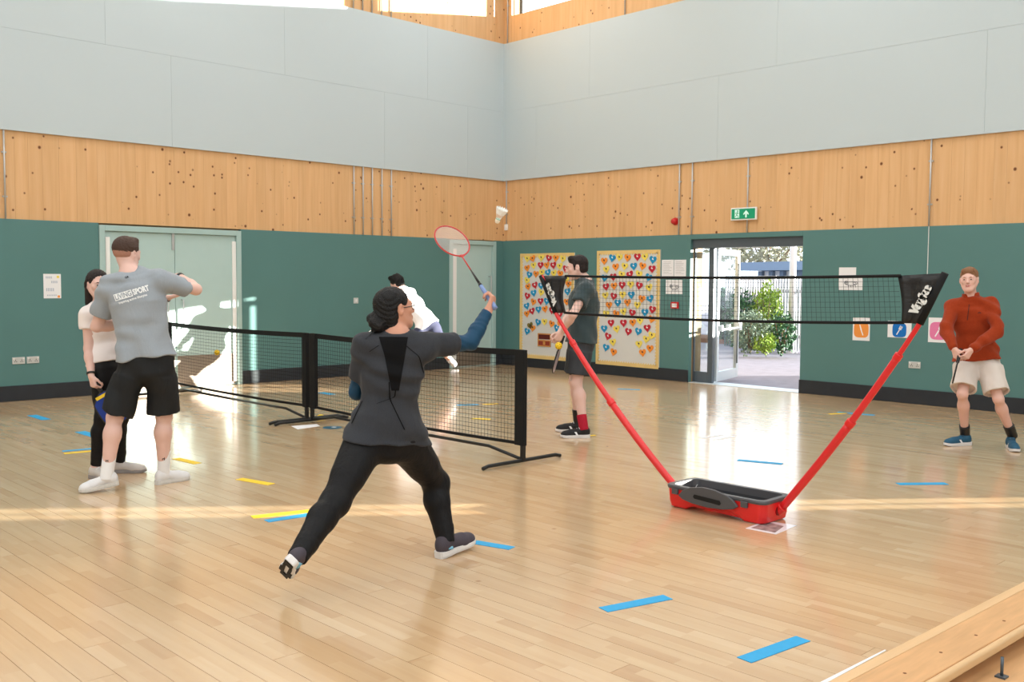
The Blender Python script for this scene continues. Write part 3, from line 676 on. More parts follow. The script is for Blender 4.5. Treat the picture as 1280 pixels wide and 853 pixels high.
# notice on the left wall
a, b = on_left(54, 342.5, -.012), on_left(76.5, 373, -.012)
e = tag(empty('notice', ((a[0]+b[0])/2, -.012, b[2])), 'white paper notice alone on the green wall above the paired sockets', 'paper')
MB().box((a[0], -.012, b[2]), (b[0], -.015, a[2])).build('sheet', m_paper, e)
tx = MB(); W_, H_ = b[0]-a[0], a[2]-b[2]
m_pale_ink = mat('pale_ink', (176, 184, 200), .8)
for (u0, v0, n_, hh) in ((.14, .9, 4, .09), (.45, .72, 4, .1), (.15, .42, 5, .13), (.2, .15, 6, .05)):
    for k in range(n_): tx.box((a[0]+W_*(u0+k*.095), -.0151, b[2]+H_*v0), (a[0]+W_*(u0+k*.095+.05), -.0158, b[2]+H_*(v0-hh)))
tx.build('printed_text', m_pale_ink, e)
for (u, v) in ((.82, .88), (.85, .07)): MB().box((a[0]+W_*(u-.06), -.0151, b[2]+H_*(v-.05)), (a[0]+W_*(u+.08), -.0159, b[2]+H_*(v+.05))).build('printed_square', HC['O'][1] if v < .5 else HC['Y'][1], e)
# conduits
def conduit(p0, p1, label, grp=None, r=.011, clips=2, n=(0, -1, 0)):
    p0, p1 = np.asarray(p0, float), np.asarray(p1, float); e = tag(empty('conduit_pipe', p0), label, 'pipe', grp); n = np.asarray(n, float)
    MB().tube([p0+n*.022, p1+n*.022], r, 8).build('tube', m_steel, e, smooth=True)
    for k in range(clips):
        c = p0+(p1-p0)*(k+.5)/clips; u = np.cross(n, (0, 0, 1)); MB().obox(c+n*.012, u*.028, n*.012, (0, 0, .009)).build('clip', m_steel, e)
    return e
conduit((-8.478, 0, ZG), (-8.478, 0, ZW), 'single steel conduit on the pine boards above the paired sockets')
for px in (441.5, 453, 464.5, 476.5, 488.3):
    x = on_left(px, 250)[0]
    conduit((x, 0, ZG), (x, 0, ZW), 'steel conduit in the row of five on the pine boards', 'row of five conduits on the boards')
    conduit((x, 0, ZT-.05), (x, 0, 7.2), 'steel conduit continuing above the grey lining in front of the clerestory window', 'row of five conduits at the clerestory')
for px, lab in ((850, 'steel conduit dropping to the red alarm sounder'), (866, 'steel conduit between the alarm sounder and the exit sign'), (935.5, 'steel conduit running behind the green exit sign'), (1163, 'steel conduit with a slim cable beneath it over the cutlery posters')):
    P = on_right(px, 250); c = conduit((0, P[1], ZG), (0, P[1], ZW), lab, n=(-1, 0, 0))
    if px == 1163: MB().tube([(RW-.006, P[1], ZG), (RW-.006, P[1], 1.5)], .005, 6).build('cable', m_white, c)
y = -.11
c = conduit((0, y, 2.55), (0, y, ZW), 'steel conduit ending in a white sensor in the room corner', n=(-1, 0, 0)); MB().box((-.05, y+.03, 2.46), (0, y-.03, 2.57)).build('sensor', m_white, c, bevel=.01)
conduit((0, -.11, ZT-.05), (0, -.11, 7.2), 'steel conduit beside the corner post at the clerestory', n=(-1, 0, 0), clips=1)
conduit((0, -2.83, ZT-.05), (0, -2.83, 7.2), 'steel conduit on the pine post between the clerestory windows', n=(-1, 0, 0), clips=1)

# ================================================================== FLOOR MARKINGS AND SHEETS
m_mb, m_my = mat('blue_rubber_strip', (44, 160, 214), .55, .3, var=.05, vscale=20), mat('yellow_rubber_strip', (242, 206, 46), .55, .3, var=.05, vscale=20)
def strip(p, q_, col, label, w=.075):
    A, B = on_floor(*p), on_floor(*q_); d = B-A; L_ = np.linalg.norm(d); d /= L_; nn = np.array([-d[1], d[0], 0])
    mb = MB(); mb.prism([A+nn*w/2, A-nn*w/2, B-nn*w/2, B+nn*w/2], (0, 0, .003))
    return tag(mb.build('floor_marker_strip', m_mb if col == 'b' else m_my, bevel=.001), label, 'floor marker', None)
strip((754, 763), (835, 747), 'b', 'blue rubber floor strip lying alone in front of the red net case')
strip((930, 826), (1004, 799), 'b', 'blue rubber floor strip lying closest to the timber bench')
strip((592, 678), (640, 686), 'b', 'blue rubber floor strip by the toe of the lunging woman')
strip((333, 652), (388, 643.5), 'b', 'blue rubber floor strip beside a yellow strip behind the lunging woman')
strip((1122, 605.5), (1183, 605), 'b', 'blue rubber floor strip in front of the man in the rust fleece')
strip((922, 575.5), (978, 580.5), 'b', 'blue rubber floor strip in the doorway glare behind the red net case')
strip((1047, 515.5), (1093, 519.5), 'b', 'blue rubber floor strip by the skirting below the cutlery posters')
strip((1037, 518.0), (1060, 516.5), 'y', 'yellow rubber floor strip by the skirting below the cutlery posters', .05)
strip((40, 519.5), (58, 525), 'b', 'small blue rubber floor strip closest to the wall sockets', .1)
strip((100, 540), (120, 546), 'b', 'blue rubber floor strip behind the woman with the paddle', .1)
strip((78, 564.5), (118, 561), 'b', 'blue rubber floor strip paired with a yellow strip by the white trainers', .05)
strip((80, 567.5), (118, 564), 'y', 'yellow rubber floor strip paired with a blue strip by the white trainers', .05)
strip((299, 599), (339, 606), 'y', 'yellow rubber floor strip alone in front of the black net')
strip((315, 647), (388, 639), 'y', 'yellow rubber floor strip beside a blue strip behind the lunging woman')
strip((220, 573.5), (247, 580), 'y', 'yellow rubber floor strip beside the grey-shirted man\'s white trainer')
strip((401, 491), (416, 493.5), 'b', 'faint blue floor strip beyond the black net by the light switch', .1)
strip((571, 507), (598, 506), 'b', 'blue floor strip seen through the near black net')
strip((604, 506), (622, 505), 'y', 'yellow floor strip seen through the near black net, behind the other', .05)
strip((590, 523.5), (613, 524.5), 'y', 'yellow floor strip seen through the near black net, before the other')
strip((772, 486.5), (800, 487.5), 'b', 'blue floor strip on the far floor in front of the notice boards')
strip((736, 545), (744, 544.5), 'y', 'short yellow floor mark at the heel of the man in the dark green shirt', .04)
def floor_sheet(quad, label, name='floor_sheet', m=m_paper, printm=None):
    P = [on_floor(*q_) for q_ in quad]; e = tag(empty(name, P[0]), label, 'paper')
    MB().prism(P, (0, 0, .002)).build('sheet', m, e)
    if printm:
        c = sum(P)/4; P2 = [c+(p-c)*s_ for p, s_ in zip(P, (.8, .75, .5, .8))]; MB().prism([p+[0, 0, .002] for p in P2], (0, 0, .0006)).build('printed_picture', printm, e)
    return e
floor_sheet([(932, 661), (957, 651.5), (996, 657.5), (970, 668.5)], 'laminated white sheet with a dark picture beside the red net case', m=mat('laminated_sheet', (232, 230, 234), .15, .5), printm=mat('photo_print', (150, 140, 138), .15, .5, var=.4, vscale=25))
floor_sheet([(874, 547.5), (901, 544), (905, 544.6), (880, 548.6)], 'thin white sheet further from the red case in the doorway glare')
floor_sheet([(889, 550), (917, 545), (922, 545.8), (896, 551)], 'thin white sheet nearer the red case in the doorway glare')
floor_sheet([(364, 533), (396, 530.5), (400, 533), (372, 537)], 'white sheet on the floor under the foot of the black nets')
P = on_floor(415.5, 534.8); e = tag(empty('floor_disc_sticker', P), 'round dark blue sticker on the floor beside the black nets', 'sticker')
MB().lathe(P, (0, 0, 1), [(0, .1), (.002, .1)], 32).build('disc', mat('navy_vinyl', (46, 96, 122), .5), e)
MB().obox(P+[.02, 0, .0025], (.02, .012, 0), (-.012, .02, 0), (0, 0, .0006)).build('white_mark', m_paper, e)
P = on_floor(401, 523.0); e = tag(empty('marker_dome', P), 'small yellow marker dome at the foot of the black nets', 'marker')
MB().lathe(P, (0, 0, 1), [(0, .06), (.012, .055), (.035, .03), (.04, .018)], 20).build('dome', m_my, e, smooth=True); MB().lathe(P, (0, 0, 1), [(0, .066), (.004, .066)], 20).build('rim', m_my, e)
# white court tape by the bench
A, B = on_floor(1030, 856), on_floor(1108, 813.5)
tag(MB().prism([A, A+[0, .02, 0], B+[0, .008, 0], B], (0, 0, .0015)).build('floor_tape', m_paper), 'thin white floor tape ending behind the timber bench', 'tape')
# ================================================================== NETS
m_blk = mat('black_powder_coat', (28, 28, 28), .4, .4)
m_web = mat('black_webbing', (26, 27, 28), .7, .2, bump=.2, bscale=300)
m_string = mat('black_netting', (30, 32, 32), .7, .2)
def pl(px, py, xx): return on_right(px, py, xx)
def mesh_net(y0, y1, z0, z1, x, cy, cz, r, bow=None, sag=None):
    """knotted netting between two y positions as thin three-sided cords; bow(t,s) pushes it along x, sag lowers it"""
    mb = MB(); ny = max(2, int(round(abs(y1-y0)/cy))); 
    zt = z1 if callable(z1) else (lambda y: z1); zb = z0 if callable(z0) else (lambda y: z0)
    bow = bow or (lambda t, s: 0.0); sag = sag or (lambda t, s: 0.0)
    def pt(t, s): y = y0+(y1-y0)*t; return (x+bow(t, s), y, zb(y)+(zt(y)-zb(y))*s+sag(t, s))
    nz = max(2, int(round((zt((y0+y1)/2)-zb((y0+y1)/2))/cz)))
    for i in range(1, ny): mb.tube([pt(i/ny, s) for s in np.linspace(0, 1, 6)], r, 3, False)
    for j in range(1, nz): mb.tube([pt(t, j/nz) for t in np.linspace(0, 1, max(8, ny//3))], r, 3, False)
    return mb
def portable_net(ya, yb, label, barz=.075, near=True):
    """black frame net standing along y at x = NX between ya (near) and yb (far)"""
    NX = -6.66; e = tag(empty('portable_net', (NX, (ya+yb)/2, 0)), label, 'net')
    zt, zb = .955, .165
    for y, s in ((ya, 1), (yb, -1)):
        MB().box((NX-.018, y-.018, .02), (NX+.018, y+.018, zt)).build('post', m_blk, e, bevel=.004)
        MB().tube([(NX-.46, y, .016), (NX-.40, y, .03), (NX+.40, y, .03), (NX+.46, y, .016)], .0165, 8).build('foot_bar', m_blk, e, smooth=True)
        MB().tube([(NX, y, .035), (NX, y+s*.42, .10), (NX, (ya+yb)/2, .095)], .015, 8).build('base_bar', m_blk, e, smooth=True)
        w = .085 if near else .06
        MB().box((NX-.022, y-.024*s-.0, zb-.01), (NX+.022, y+s*w, zt+.012)).build('side_sleeve', m_web, e, bevel=.004)
    S_ = lambda t: -.018*4*t*(1-t)
    for name, z, h in (('top_tape', zt-.012, .026), ('bottom_tape', zb+.008, .013)):
        mb = MB(); n = 14
        for k in range(n):
            t0, t1 = k/n, (k+1)/n; A = np.array([NX, ya+(yb-ya)*t0, z+S_(t0)]); B = np.array([NX, ya+(yb-ya)*t1, z+S_(t1)])
            mb.obox((A+B)/2, (B-A)/2*1.01, (.007, 0, 0), (0, 0, h))
        mb.build(name, m_web, e)
    o = mesh_net(ya+.06, yb-.06, zb, zt-.03, NX, .042, .04, .0017, sag=lambda t, s: S_(t)*s-.03*(4*t*(1-t))**.5*s*(1-s)*1.2).build('netting', m_string, e); o['kind'] = 'stuff'
    return e
portable_net(-7.27, -4.03, 'black framed portable net, the one closer to the lunging woman', near=True)
portable_net(-3.92, -.56, 'black framed portable net, the one reaching toward the double doors', near=False)

# ================================================================== RED CASE AND BADMINTON NET
m_redp = mat('glossy_red_plastic', (224, 34, 34), .3, .5)
m_redt = mat('red_tube', (222, 40, 44), .28, .5)
m_cg = mat('charcoal_plastic', (78, 78, 82), .4, .45)
m_cgi = mat('dark_inner_plastic', (52, 54, 58), .5, .4)
m_flag = mat('black_nylon', (30, 30, 32), .38, .4, bump=.4, bscale=14, stretch=(1, 1, 3))
m_print = mat('white_print', (226, 228, 226), .6)
BX = -6.87
set_ = tag(empty('badminton_set', (BX, -9.43, 0)), 'red carry case standing open with two slanting red poles and a black-flagged badminton net', 'badminton net')
def rrect(cx, cy, hx, hy, r, n=6):
    out = []
    for (sx, sy, a0) in ((1, 1, 0), (-1, 1, 90), (-1, -1, 180), (1, -1, 270)):
        for k in range(n+1):
            a = math.radians(a0+90*k/n); out.append((cx+sx*(hx-r)+r*math.cos(a), cy+sy*(hy-r)+r*math.sin(a)))
    return out
CX, CY, HX, HY = -6.87, -9.435, .165, .385
def ring_loft(mb, rings, close=True):
    n = len(rings[0]); vs = [p for rg in rings for p in rg]; fs = []
    for i in range(len(rings)-1):
        for k in range(n): fs.append((i*n+k, i*n+(k+1) % n, (i+1)*n+(k+1) % n, (i+1)*n+k))
    if close: fs.append(tuple(range(n))[::-1]); fs.append(tuple((len(rings)-1)*n+k for k in range(n)))
    return mb.add(vs, fs)
def dens(poly, step=.03):
    out = []
    for i in range(len(poly)):
        a, b = np.array(poly[i]), np.array(poly[(i+1) % len(poly)]); m_ = max(1, int(np.linalg.norm(b-a)/step))
        out += [tuple(a+(b-a)*k/m_) for k in range(m_)]
    return out
def arch(y): t = (y-CY)/HY; return .042*max(0, 1-(t/.62)**4) if abs(t) < .62 else 0.0
def ringz(hx, hy, r, z, ar=0.0): return [(x, y, z+ar*arch(y)) for x, y in dens(rrect(CX, CY, hx, hy, r))]
n0 = len(ringz(HX, HY, .05, 0)); 
def rz(f, z, ar=0.0, ins=0.0):
    base = dens(rrect(CX, CY, HX, HY, .05)); out = []
    for x, y in base:
        sx = (HX*f-ins)/HX; sy = (HY*(1-(1-f)*HX/HY)-ins)/HY; out.append((CX+(x-CX)*sx, CY+(y-CY)*sy, z+ar*arch(y)))
    return out
body = MB(); ring_loft(body, [rz(.80, .012, 1), rz(.86, 0.004, 1), rz(.92, .012, 1), rz(.965, .05, .5), rz(1, .135), rz(1, .145), rz(1, .145, ins=.02), rz(.97, .06, ins=.02), rz(.9, .05, ins=.03)])
body.build('case_body', m_redp, set_, smooth=False)
rim = MB(); ring_loft(rim, [rz(1, .134, ins=-.004), rz(1, .148, ins=-.008), rz(1, .158, ins=-.004), rz(1, .158, ins=.03), rz(1, .11, ins=.034), rz(1, .11, ins=.026), rz(1, .14, ins=.006)], False)
rim.build('case_rim', m_cg, set_, smooth=False)
tray = MB(); ring_loft(tray, [rz(1, .150, ins=.028), rz(.97, .064, ins=.034), rz(.9, .0625, ins=.05), rz(.5, .0622, ins=.02), rz(.1, .0621, ins=.0)], False); tray.build('inner_tray', m_cgi, set_)
hd_ = MB(); fx = CX-HX-.006
prof = [(-.235, .10), (-.2, .135), (-.15, .16), (-.05, .182), (.05, .185), (.14, .168), (.2, .14), (.235, .10), (.2, .078), (.12, .062), (0, .055), (-.12, .062), (-.2, .078)]
hd_.prism([(fx, CY+.03+y, z) for y, z in prof], (-.02, 0, 0)); h_ = hd_.build('carry_handle', m_cg, set_, bevel=.005)
slot_ = MB(); slot_.prism([(fx-.0202, CY+.03+y, z) for y, z in ((-.11, .10), (-.1, .118), (.1, .128), (.11, .112), (.1, .1), (-.1, .088))], (-.002, 0, 0)); slot_.build('grip_slot', m_dark, h_)
for y in (CY+.3, CY-.245): MB().box((fx+.006, y-.025, .10), (fx-.012, y+.025, .14)).build('latch', m_cg, set_, bevel=.004)
MB().lathe((CX+.01, CY-HY-.0, .075), (0, -1, 0), [(-.03, .03), (.002, .03), (.003, .026)], 20).build('end_hole', mat('deep_red_hole', (120, 10, 12), .5), set_)
MB().prism([(CX-.06, CY+.26, .065), (CX+.04, CY+.32, .065), (CX+.0, CY+.24, .15)], (.002, .002, .002)).build('paper_slip', m_paper, set_)
T1, T2 = pl(677.5, 345, BX), pl(1181, 341.5, BX)
B1, B2 = np.array([BX, CY+HY-.012, .062]), np.array([BX+.03, CY-HY-.005, .085])
for b_, s_ in ((B1, 1), (B2, -1)): MB().lathe(b_+[0, -.03*s_, -.02], (0, s_*.75, .65), [(0, .036), (.055, .036), (.06, .031)], 18).build('pole_socket', m_redp, set_, smooth=False)
def pole(b, mid, t):
    # slightly sprung pole: straight lower sections, upper section bent by the net
    ts = np.linspace(0, 1, 25); L1 = np.linalg.norm(mid-b); L2 = np.linalg.norm(t-mid); tm = L1/(L1+L2)
    ctl = (mid-(1-tm)**2*b-tm**2*t)/(2*tm*(1-tm)); qd = lambda u: (1-u)**2*b+2*u*(1-u)*ctl+u*u*t; ln = lambda u: b+(mid-b)*u/tm if u < tm else mid+(t-mid)*(u-tm)/(1-tm); fn = lambda u: qd(u)*.45+ln(u)*.55
    seg = lambda u0, u1: [fn(u) for u in np.linspace(u0, u1, 14)]
    p = MB().tube(seg(0, .42), .026, 14).build('pole', m_redt, set_, smooth=True)
    MB().tube(seg(.40, .70), .0215, 14).build('pole_section', m_redt, p, smooth=True)
    MB().tube(seg(.69, 1), .015, 12).build('pole_section', m_redt, p, smooth=True)
    for q_ in (.42, .70): MB().tube(seg(q_-.012, q_+.008), .030-.018*(q_-.42), 14).build('collar', m_redp, p, smooth=True)
    return p, fn
M1, M2 = pl(694.5, 391.5, BX), pl(1149.5, 405, BX)
pole(B1, M1, T1); pole(B2, M2, T2)
# cords and net
def P(px, py): return pl(px, py, BX)
tl, tr, bl, br = P(708, 345.2), P(1123, 345), P(707, 391.2), P(1127, 403.5)
def lerp(a, b, t): return a+(b-a)*t
cz1 = lambda t: lerp(tl, tr, t)+np.array([0, 0, -.012*4*t*(1-t)])
cz0 = lambda t: lerp(bl, br, t)+np.array([0, 0, -.022*4*t*(1-t)-.0])
for name, fn in (('top_cord', cz1), ('bottom_cord', cz0)):
    MB().tube([fn(t) for t in np.linspace(-.005, 1.005, 16)], .0095, 7).build(name, m_web, set_, smooth=True)
nt_ = MB(); NV, NH = 84, 9
m_fine = mat('fine_black_netting', (44, 58, 56), .7, .2)
for i in range(1, NV): nt_.tube([cz0(i/NV)+(cz1(i/NV)-cz0(i/NV))*s for s in (0, .5, 1)], .0011, 3, False)
for j in range(1, NH): nt_.tube([cz0(t)+(cz1(t)-cz0(t))*j/NH for t in np.linspace(0, 1, 16)], .0011, 3, False)
o = nt_.build('netting', m_fine, set_); o['kind'] = 'stuff'
def flag(corner_px, inner, name):
    top, bot = corner_px
    n = 8; vs = []; fs = []
    for i in range(n+1):
        a = lerp(P(*top[0]), P(*bot[0]), i/n); t = i/n; b = P(inner[0][0]+(inner[1][0]-inner[0][0])*t+inner[2]*math.sin(math.pi*t), inner[0][1]+(inner[1][1]-inner[0][1])*t)
        for j in range(n+1):
            s = j/n; q_ = lerp(a, b, s); q_[0] += .012*math.sin(3.1*s*math.pi+2*t)*math.sin(math.pi*s); vs.append(q_)
    for i in range(n):
        for j in range(n): k = i*(n+1)+j; fs.append((k, k+1, k+n+2, k+n+1))
    mb = MB().add(vs, fs); f = mb.build(name, m_flag, set_, smooth=True)
    md = f.modifiers.new('thick', 'SOLIDIFY'); md.thickness = .003; md.offset = 0
    MB().tube([P(*top[0]), lerp(P(*top[0]), P(*bot[0]), .5), P(*bot[0])], .021, 10).build('pole_sleeve', m_web, f, smooth=True)
    return f
fl1 = flag(((((676.5, 345)),), (((694.8, 391.5)),)), ((709, 345), (707.5, 391.3), -4.5), 'end_flag')
fl2 = flag(((((1181.5, 341.5)),), (((1150, 405)),)), ((1122, 344.8), (1127, 404), 2.5), 'end_flag')
def flag_text(a, b, parent):
    A, B = P(*a), P(*b); u = (B-A); L_ = np.linalg.norm(u); u /= L_; nn = np.array([-1.0, 0, 0]); w = np.cross(nn, u)
    text_on('Vergfree', L_*.275, (A+B)/2, u, w, 'printed_lettering', m_print, parent, off=.016, bold=.006, space=.82)
flag_text((1140.5, 396), (1164.5, 353), fl2)
flag_text((697, 384.5), (684, 352), fl1)

# ================================================================== TIMBER BENCH
m_bw = mat('orange_pine', (206, 160, 112), .42, .35, var=.13, vscale=1.6, stretch=(3, 24, 24))
m_bl = mat('pale_beech', (218, 180, 134), .35, .4, var=.06, vscale=1.2, stretch=(2, 30, 20))
m_knot = mat('pine_knot', (120, 72, 40), .6)
bA, bB = on_floor(1104, 817, .3), on_floor(1280, 727, .3); bu = (bB-bA)/np.linalg.norm(bB-bA); bv_ = np.array([bu[1], -bu[0], 0])
bench = tag(empty('gym_bench', bA*[1, 1, 0]), 'long pine gym bench with rounded edges along the side of the floor', 'bench')
U0, U1 = -1.3, 2.2
def bpt(u, v, z): q = bA+bu*u+bv_*v; return np.array([q[0], q[1], z])
def vof(px, py, z): return float((on_floor(px, py, z)-bA)@bv_)
def plank(v0, v1, z0, z1, r, m, name, par=None):
    n = 6; sec = []
    for (cy, cz, a0) in ((v1-r, z1-r, 0), (v0+r, z1-r, 90), (v0+r, z0+r, 180), (v1-r, z0+r, 270)):
        for k in range(n+1): a = math.radians(a0+90*k/n); sec.append((cy+r*math.cos(a), cz+r*math.sin(a)))
    mb = MB(); mb.prism([bpt(U0, y, z) for y, z in sec], bu*(U1-U0)); return mb.build(name, m, par or bench)
v1_, v2_ = vof(1280, 737, .3), vof(1280, 788, .29)
plank(0, v1_-.001, .262, .300, .003, m_bl, 'edge_strip')
tp = plank(v1_, v2_-.02, .262, .300, .004, m_bw, 'seat_plank')
plank(v2_-.022, v2_+.004, .262, .300, .0125, m_bl, 'rounded_edge')
for (px, py) in ((1176, 816), (1220, 794.5), (1255, 776.5), (1131, 842)):
    q_ = on_floor(px, py, .3); MB().lathe(q_, (0, 0, 1), [(-.004, .006), (.0006, .006), (.0008, .004)], 12).build('knot', m_knot, tp)
zr = .215
plank(v2_-.06, v2_+.13, zr-.04, zr, .006, m_bw, 'lower_rail')
q_ = on_floor(1252, 847, zr)
bt = MB().tube([(q_[0], q_[1], zr), (q_[0], q_[1], .285)], .0055, 10).build('bolt', m_alu, bench, smooth=True)
MB().obox((q_[0], q_[1], zr+.003), bu*.017, bv_*.017, (0, 0, .003)).build('washer_plate', m_alu, bt)
plank(.01, v2_-.05, .215, .262, .004, m_bw, 'under_batten')
for u in (U0+.2, U1-.3):
    MB().prism([bpt(u, v, z) for v, z in ((-.12, 0), (-.04, 0), (.02, .03), (v2_-.02, .03), (v2_+.06, 0), (v2_+.12, 0), (v2_+.06, zr-.04), (v2_-.06, zr-.04), (v2_-.06, .215), (.0, .215))], bu*.05).build('trestle_foot', m_bl, bench)

# ================================================================== SHUTTLECOCK AND BALL IN FLIGHT
m_feather = mat('white_feather', (244, 244, 240), .6); m_cork = mat('cork_tip', (236, 226, 206), .6); m_band = mat('green_band', (150, 190, 170), .6)
c0, c1 = at_depth(621.8, 276.5, 5.35), at_depth(628.5, 259.5, 5.32); ax_ = (c1-c0)/np.linalg.norm(c1-c0)
sc_ = tag(empty('shuttlecock', c0), 'white feather shuttlecock flying above the raised racket', 'shuttlecock')
MB().lathe(c0, ax_, [(-.0135, .003), (-.012, .008), (-.006, .0125), (.002, .0135), (.012, .0135)], 16).build('cork', m_cork, sc_, smooth=True)
MB().lathe(c0, ax_, [(.010, .0139), (.014, .0139)], 16).build('band', m_band, sc_)
a_ = np.cross(ax_, [0, 0, 1.0]); a_ /= np.linalg.norm(a_); b_ = np.cross(ax_, a_)
for k in range(16):
    th = 2*math.pi*k/16; rd = math.cos(th)*a_+math.sin(th)*b_; tg = -math.sin(th)*a_+math.cos(th)*b_
    f0, f1, f2 = c0+ax_*.012+rd*.010, c0+ax_*.040+rd*.022, c0+ax_*.074+rd*.034
    mb = MB(); mb.tube([f0, f2], .0007, 4); mb.prism([f1-tg*.003, f1+tg*.003, lerp(f1, f2, .7)+tg*.0085, f2+ax_*.004, lerp(f1, f2, .7)-tg*.0085], rd*.0006); mb.build('feather', m_feather, sc_)
m_pick = mat('yellow_perforated_ball', (236, 196, 40), .45)
def pickleball(c, label, r=.037):
    c = np.asarray(c, float); e = tag(empty('pickleball', c-[0, 0, r]), label, 'ball')
    MB().lathe(c, (0, 0, 1), [(-r*math.cos(math.pi*k/14), max(.0004, r*math.sin(math.pi*k/14))) for k in range(15)], 22).build('shell', m_pick, e, smooth=True)
    hm = MB()
    for k in range(26):
        z = 1-2*(k+.5)/26; th = k*2.399963; d = np.array([math.sqrt(1-z*z)*math.cos(th), math.sqrt(1-z*z)*math.sin(th), z]); hm.lathe(c, d, [(r*.985, .0042), (r*1.003, .0042)], 8)
    hm.build('holes', mat('ball_hole', (120, 92, 10), .8), e)
    return e
pickleball(at_depth(271.2, 440.8, 13.0), 'yellow perforated ball flying over the far black net')
# ================================================================== PEOPLE: implicit bodies turned into one continuous mesh
f32 = np.float32
def V3(*a): return np.array(a, float)
def unit(v): v = np.asarray(v, float); return v/(np.linalg.norm(v)+1e-12)
class Sdf:
    def __init__(s): s.p = []; s.disp = None
    def rc(s, a, b, r1, r2, k=.02, op='u'):
        a, b = np.asarray(a, float), np.asarray(b, float); s.p.append(('rc', op, k, (a+b)/2, np.linalg.norm(b-a)/2+max(r1, r2), (a, b, r1, r2))); return s
    def ball(s, c, r, k=.02, op='u'): return s.rc(c, np.asarray(c, float)+[1e-5, 0, 0], r, r, k, op)
    def ell(s, c, A, r, k=.02, op='u'):
        s.p.append(('el', op, k, np.asarray(c, float), max(r), (np.asarray(c, float), np.asarray(A, float), np.asarray(r, float)))); return s
    def cc(s, a, b, r1, r2, k=.02, op='u', sq=1.0, ax=None):
        """flat-ended cone; sq flattens it along the direction ax"""
        a, b = np.asarray(a, float), np.asarray(b, float); s.p.append(('cc', op, k, (a+b)/2, np.linalg.norm(b-a)/2+max(r1, r2)*1.2, (a, b, r1, r2, sq, ax))); return s
    def loft(s, rings, k=.02, op='u', flat=False):
        """rings: (centre, right, forward, a, b) elliptical sections joined segment by segment"""
        P = np.array([r[0] for r in rings]); c = P.mean(0); R = np.linalg.norm(P-c, axis=1).max()+max(max(r[3], r[4]) for r in rings)
        s.p.append(('lo', op, k, c, R, (rings, flat))); return s
    def plane(s, c, n, k=.004):
        s.p.append(('pl', 'i', k, np.asarray(c, float), 1e9, (np.asarray(c, float), unit(n)))); return s
    @staticmethod
    def prim(t, prm, X):
        if t == 'rc':
            a, b, r1, r2 = prm; ba = (b-a).astype(f32); pa = X-a.astype(f32); h = np.clip(pa@ba/max(1e-12, float(ba@ba)), 0, 1)
            q = pa-h[:, None]*ba; return np.sqrt((q*q).sum(1))-(r1+(r2-r1)*h)
        if t == 'el':
            c, A, r = prm; q = (X-c.astype(f32))@A.T.astype(f32); k0 = np.sqrt(((q/r.astype(f32))**2).sum(1))+1e-9; k1 = np.sqrt(((q/(r*r).astype(f32))**2).sum(1))+1e-9
            return k0*(k0-1)/k1
        if t == 'cc':
            a, b, r1, r2, sq, ax = prm; L_ = np.linalg.norm(b-a); u = ((b-a)/L_).astype(f32); pa = X-a.astype(f32); w = pa@u; q = pa-w[:, None]*u
            if ax is not None: e = (q@np.asarray(ax, f32)); q = q+(1/sq-1)*e[:, None]*np.asarray(ax, f32)
            h = np.clip(w/L_, 0, 1); dr = np.sqrt((q*q).sum(1))-(r1+(r2-r1)*h); return np.maximum(dr, np.abs(w-L_/2)-L_/2)
        if t == 'pl':
            c, n = prm; return (X-c.astype(f32))@n.astype(f32)
        if t == 'lo':
            rings, flat = prm; best = None
            for (c0, R0, F0, a0, b0), (c1, R1, F1, a1, b1) in zip(rings[:-1], rings[1:]):
                ba = np.asarray(c1)-np.asarray(c0); L2 = float(ba@ba); pa = X-np.asarray(c0, f32); w = pa@ba.astype(f32)/L2; h = np.clip(w, 0, 1)
                q = pa-h[:, None]*ba.astype(f32); R = (np.asarray(R0)+np.asarray(R1)); R = R/np.linalg.norm(R); T = unit(ba); Fv = unit(np.cross(T, R)); Rv = np.cross(Fv, T)
                u, v, z = q@Rv.astype(f32), q@Fv.astype(f32), q@T.astype(f32); a = a0+(a1-a0)*h; b = b0+(b1-b0)*h; c = np.minimum(a, b)*.6
                k0 = np.sqrt((u/a)**2+(v/b)**2+(z/c)**2)+1e-9; k1 = np.sqrt((u/a**2)**2+(v/b**2)**2+(z/c**2)**2)+1e-9; d = k0*(k0-1)/k1
                best = d if best is None else np.minimum(best, d)
            if flat:
                n0 = unit(np.asarray(rings[0][0])-np.asarray(rings[1][0])); best = np.maximum(best, (X-np.asarray(rings[0][0], f32))@n0.astype(f32))
            return best
    def ev(s, X, near=None):
        d = np.full(len(X), 9.0, f32)
        for i, (t, op, k, c, R, prm) in enumerate(s.p):
            if near is not None and not near[i]: continue
            e = s.prim(t, prm, X)
            if op == 'u':
                if k > 0: h = np.maximum(k-np.abs(d-e), 0)/k; d = np.minimum(d, e)-h*h*k*.25
                else: d = np.minimum(d, e)
            else:
                if op == 's': e = -e
                if k > 0: h = np.maximum(k-np.abs(d-e), 0)/k; d = np.maximum(d, e)+h*h*k*.25
                else: d = np.maximum(d, e)
        if s.disp is not None: d = d-s.disp(X).astype(f32)
        return d
    def mesh(s, name, res, m, blk=12):
        lo = np.full(3, 1e9); hi = -lo
        for (t, op, k, c, R, prm) in s.p:
            if op == 'u': lo = np.minimum(lo, c-R); hi = np.maximum(hi, c+R)
        lo -= .02; hi += .02; nb = np.ceil((hi-lo)/(res*blk)).astype(int); n = nb*blk+1
        V = np.empty(n, f32); hb = res*blk/2
        ii = np.stack(np.meshgrid(*[np.arange(q) for q in nb], indexing='ij'), -1).reshape(-1, 3)
        C = lo+(ii+.5)*res*blk; dc = s.ev(C.astype(f32)); hd = hb*1.7321
        ax = [lo[j]+np.arange(n[j])*res for j in range(3)]
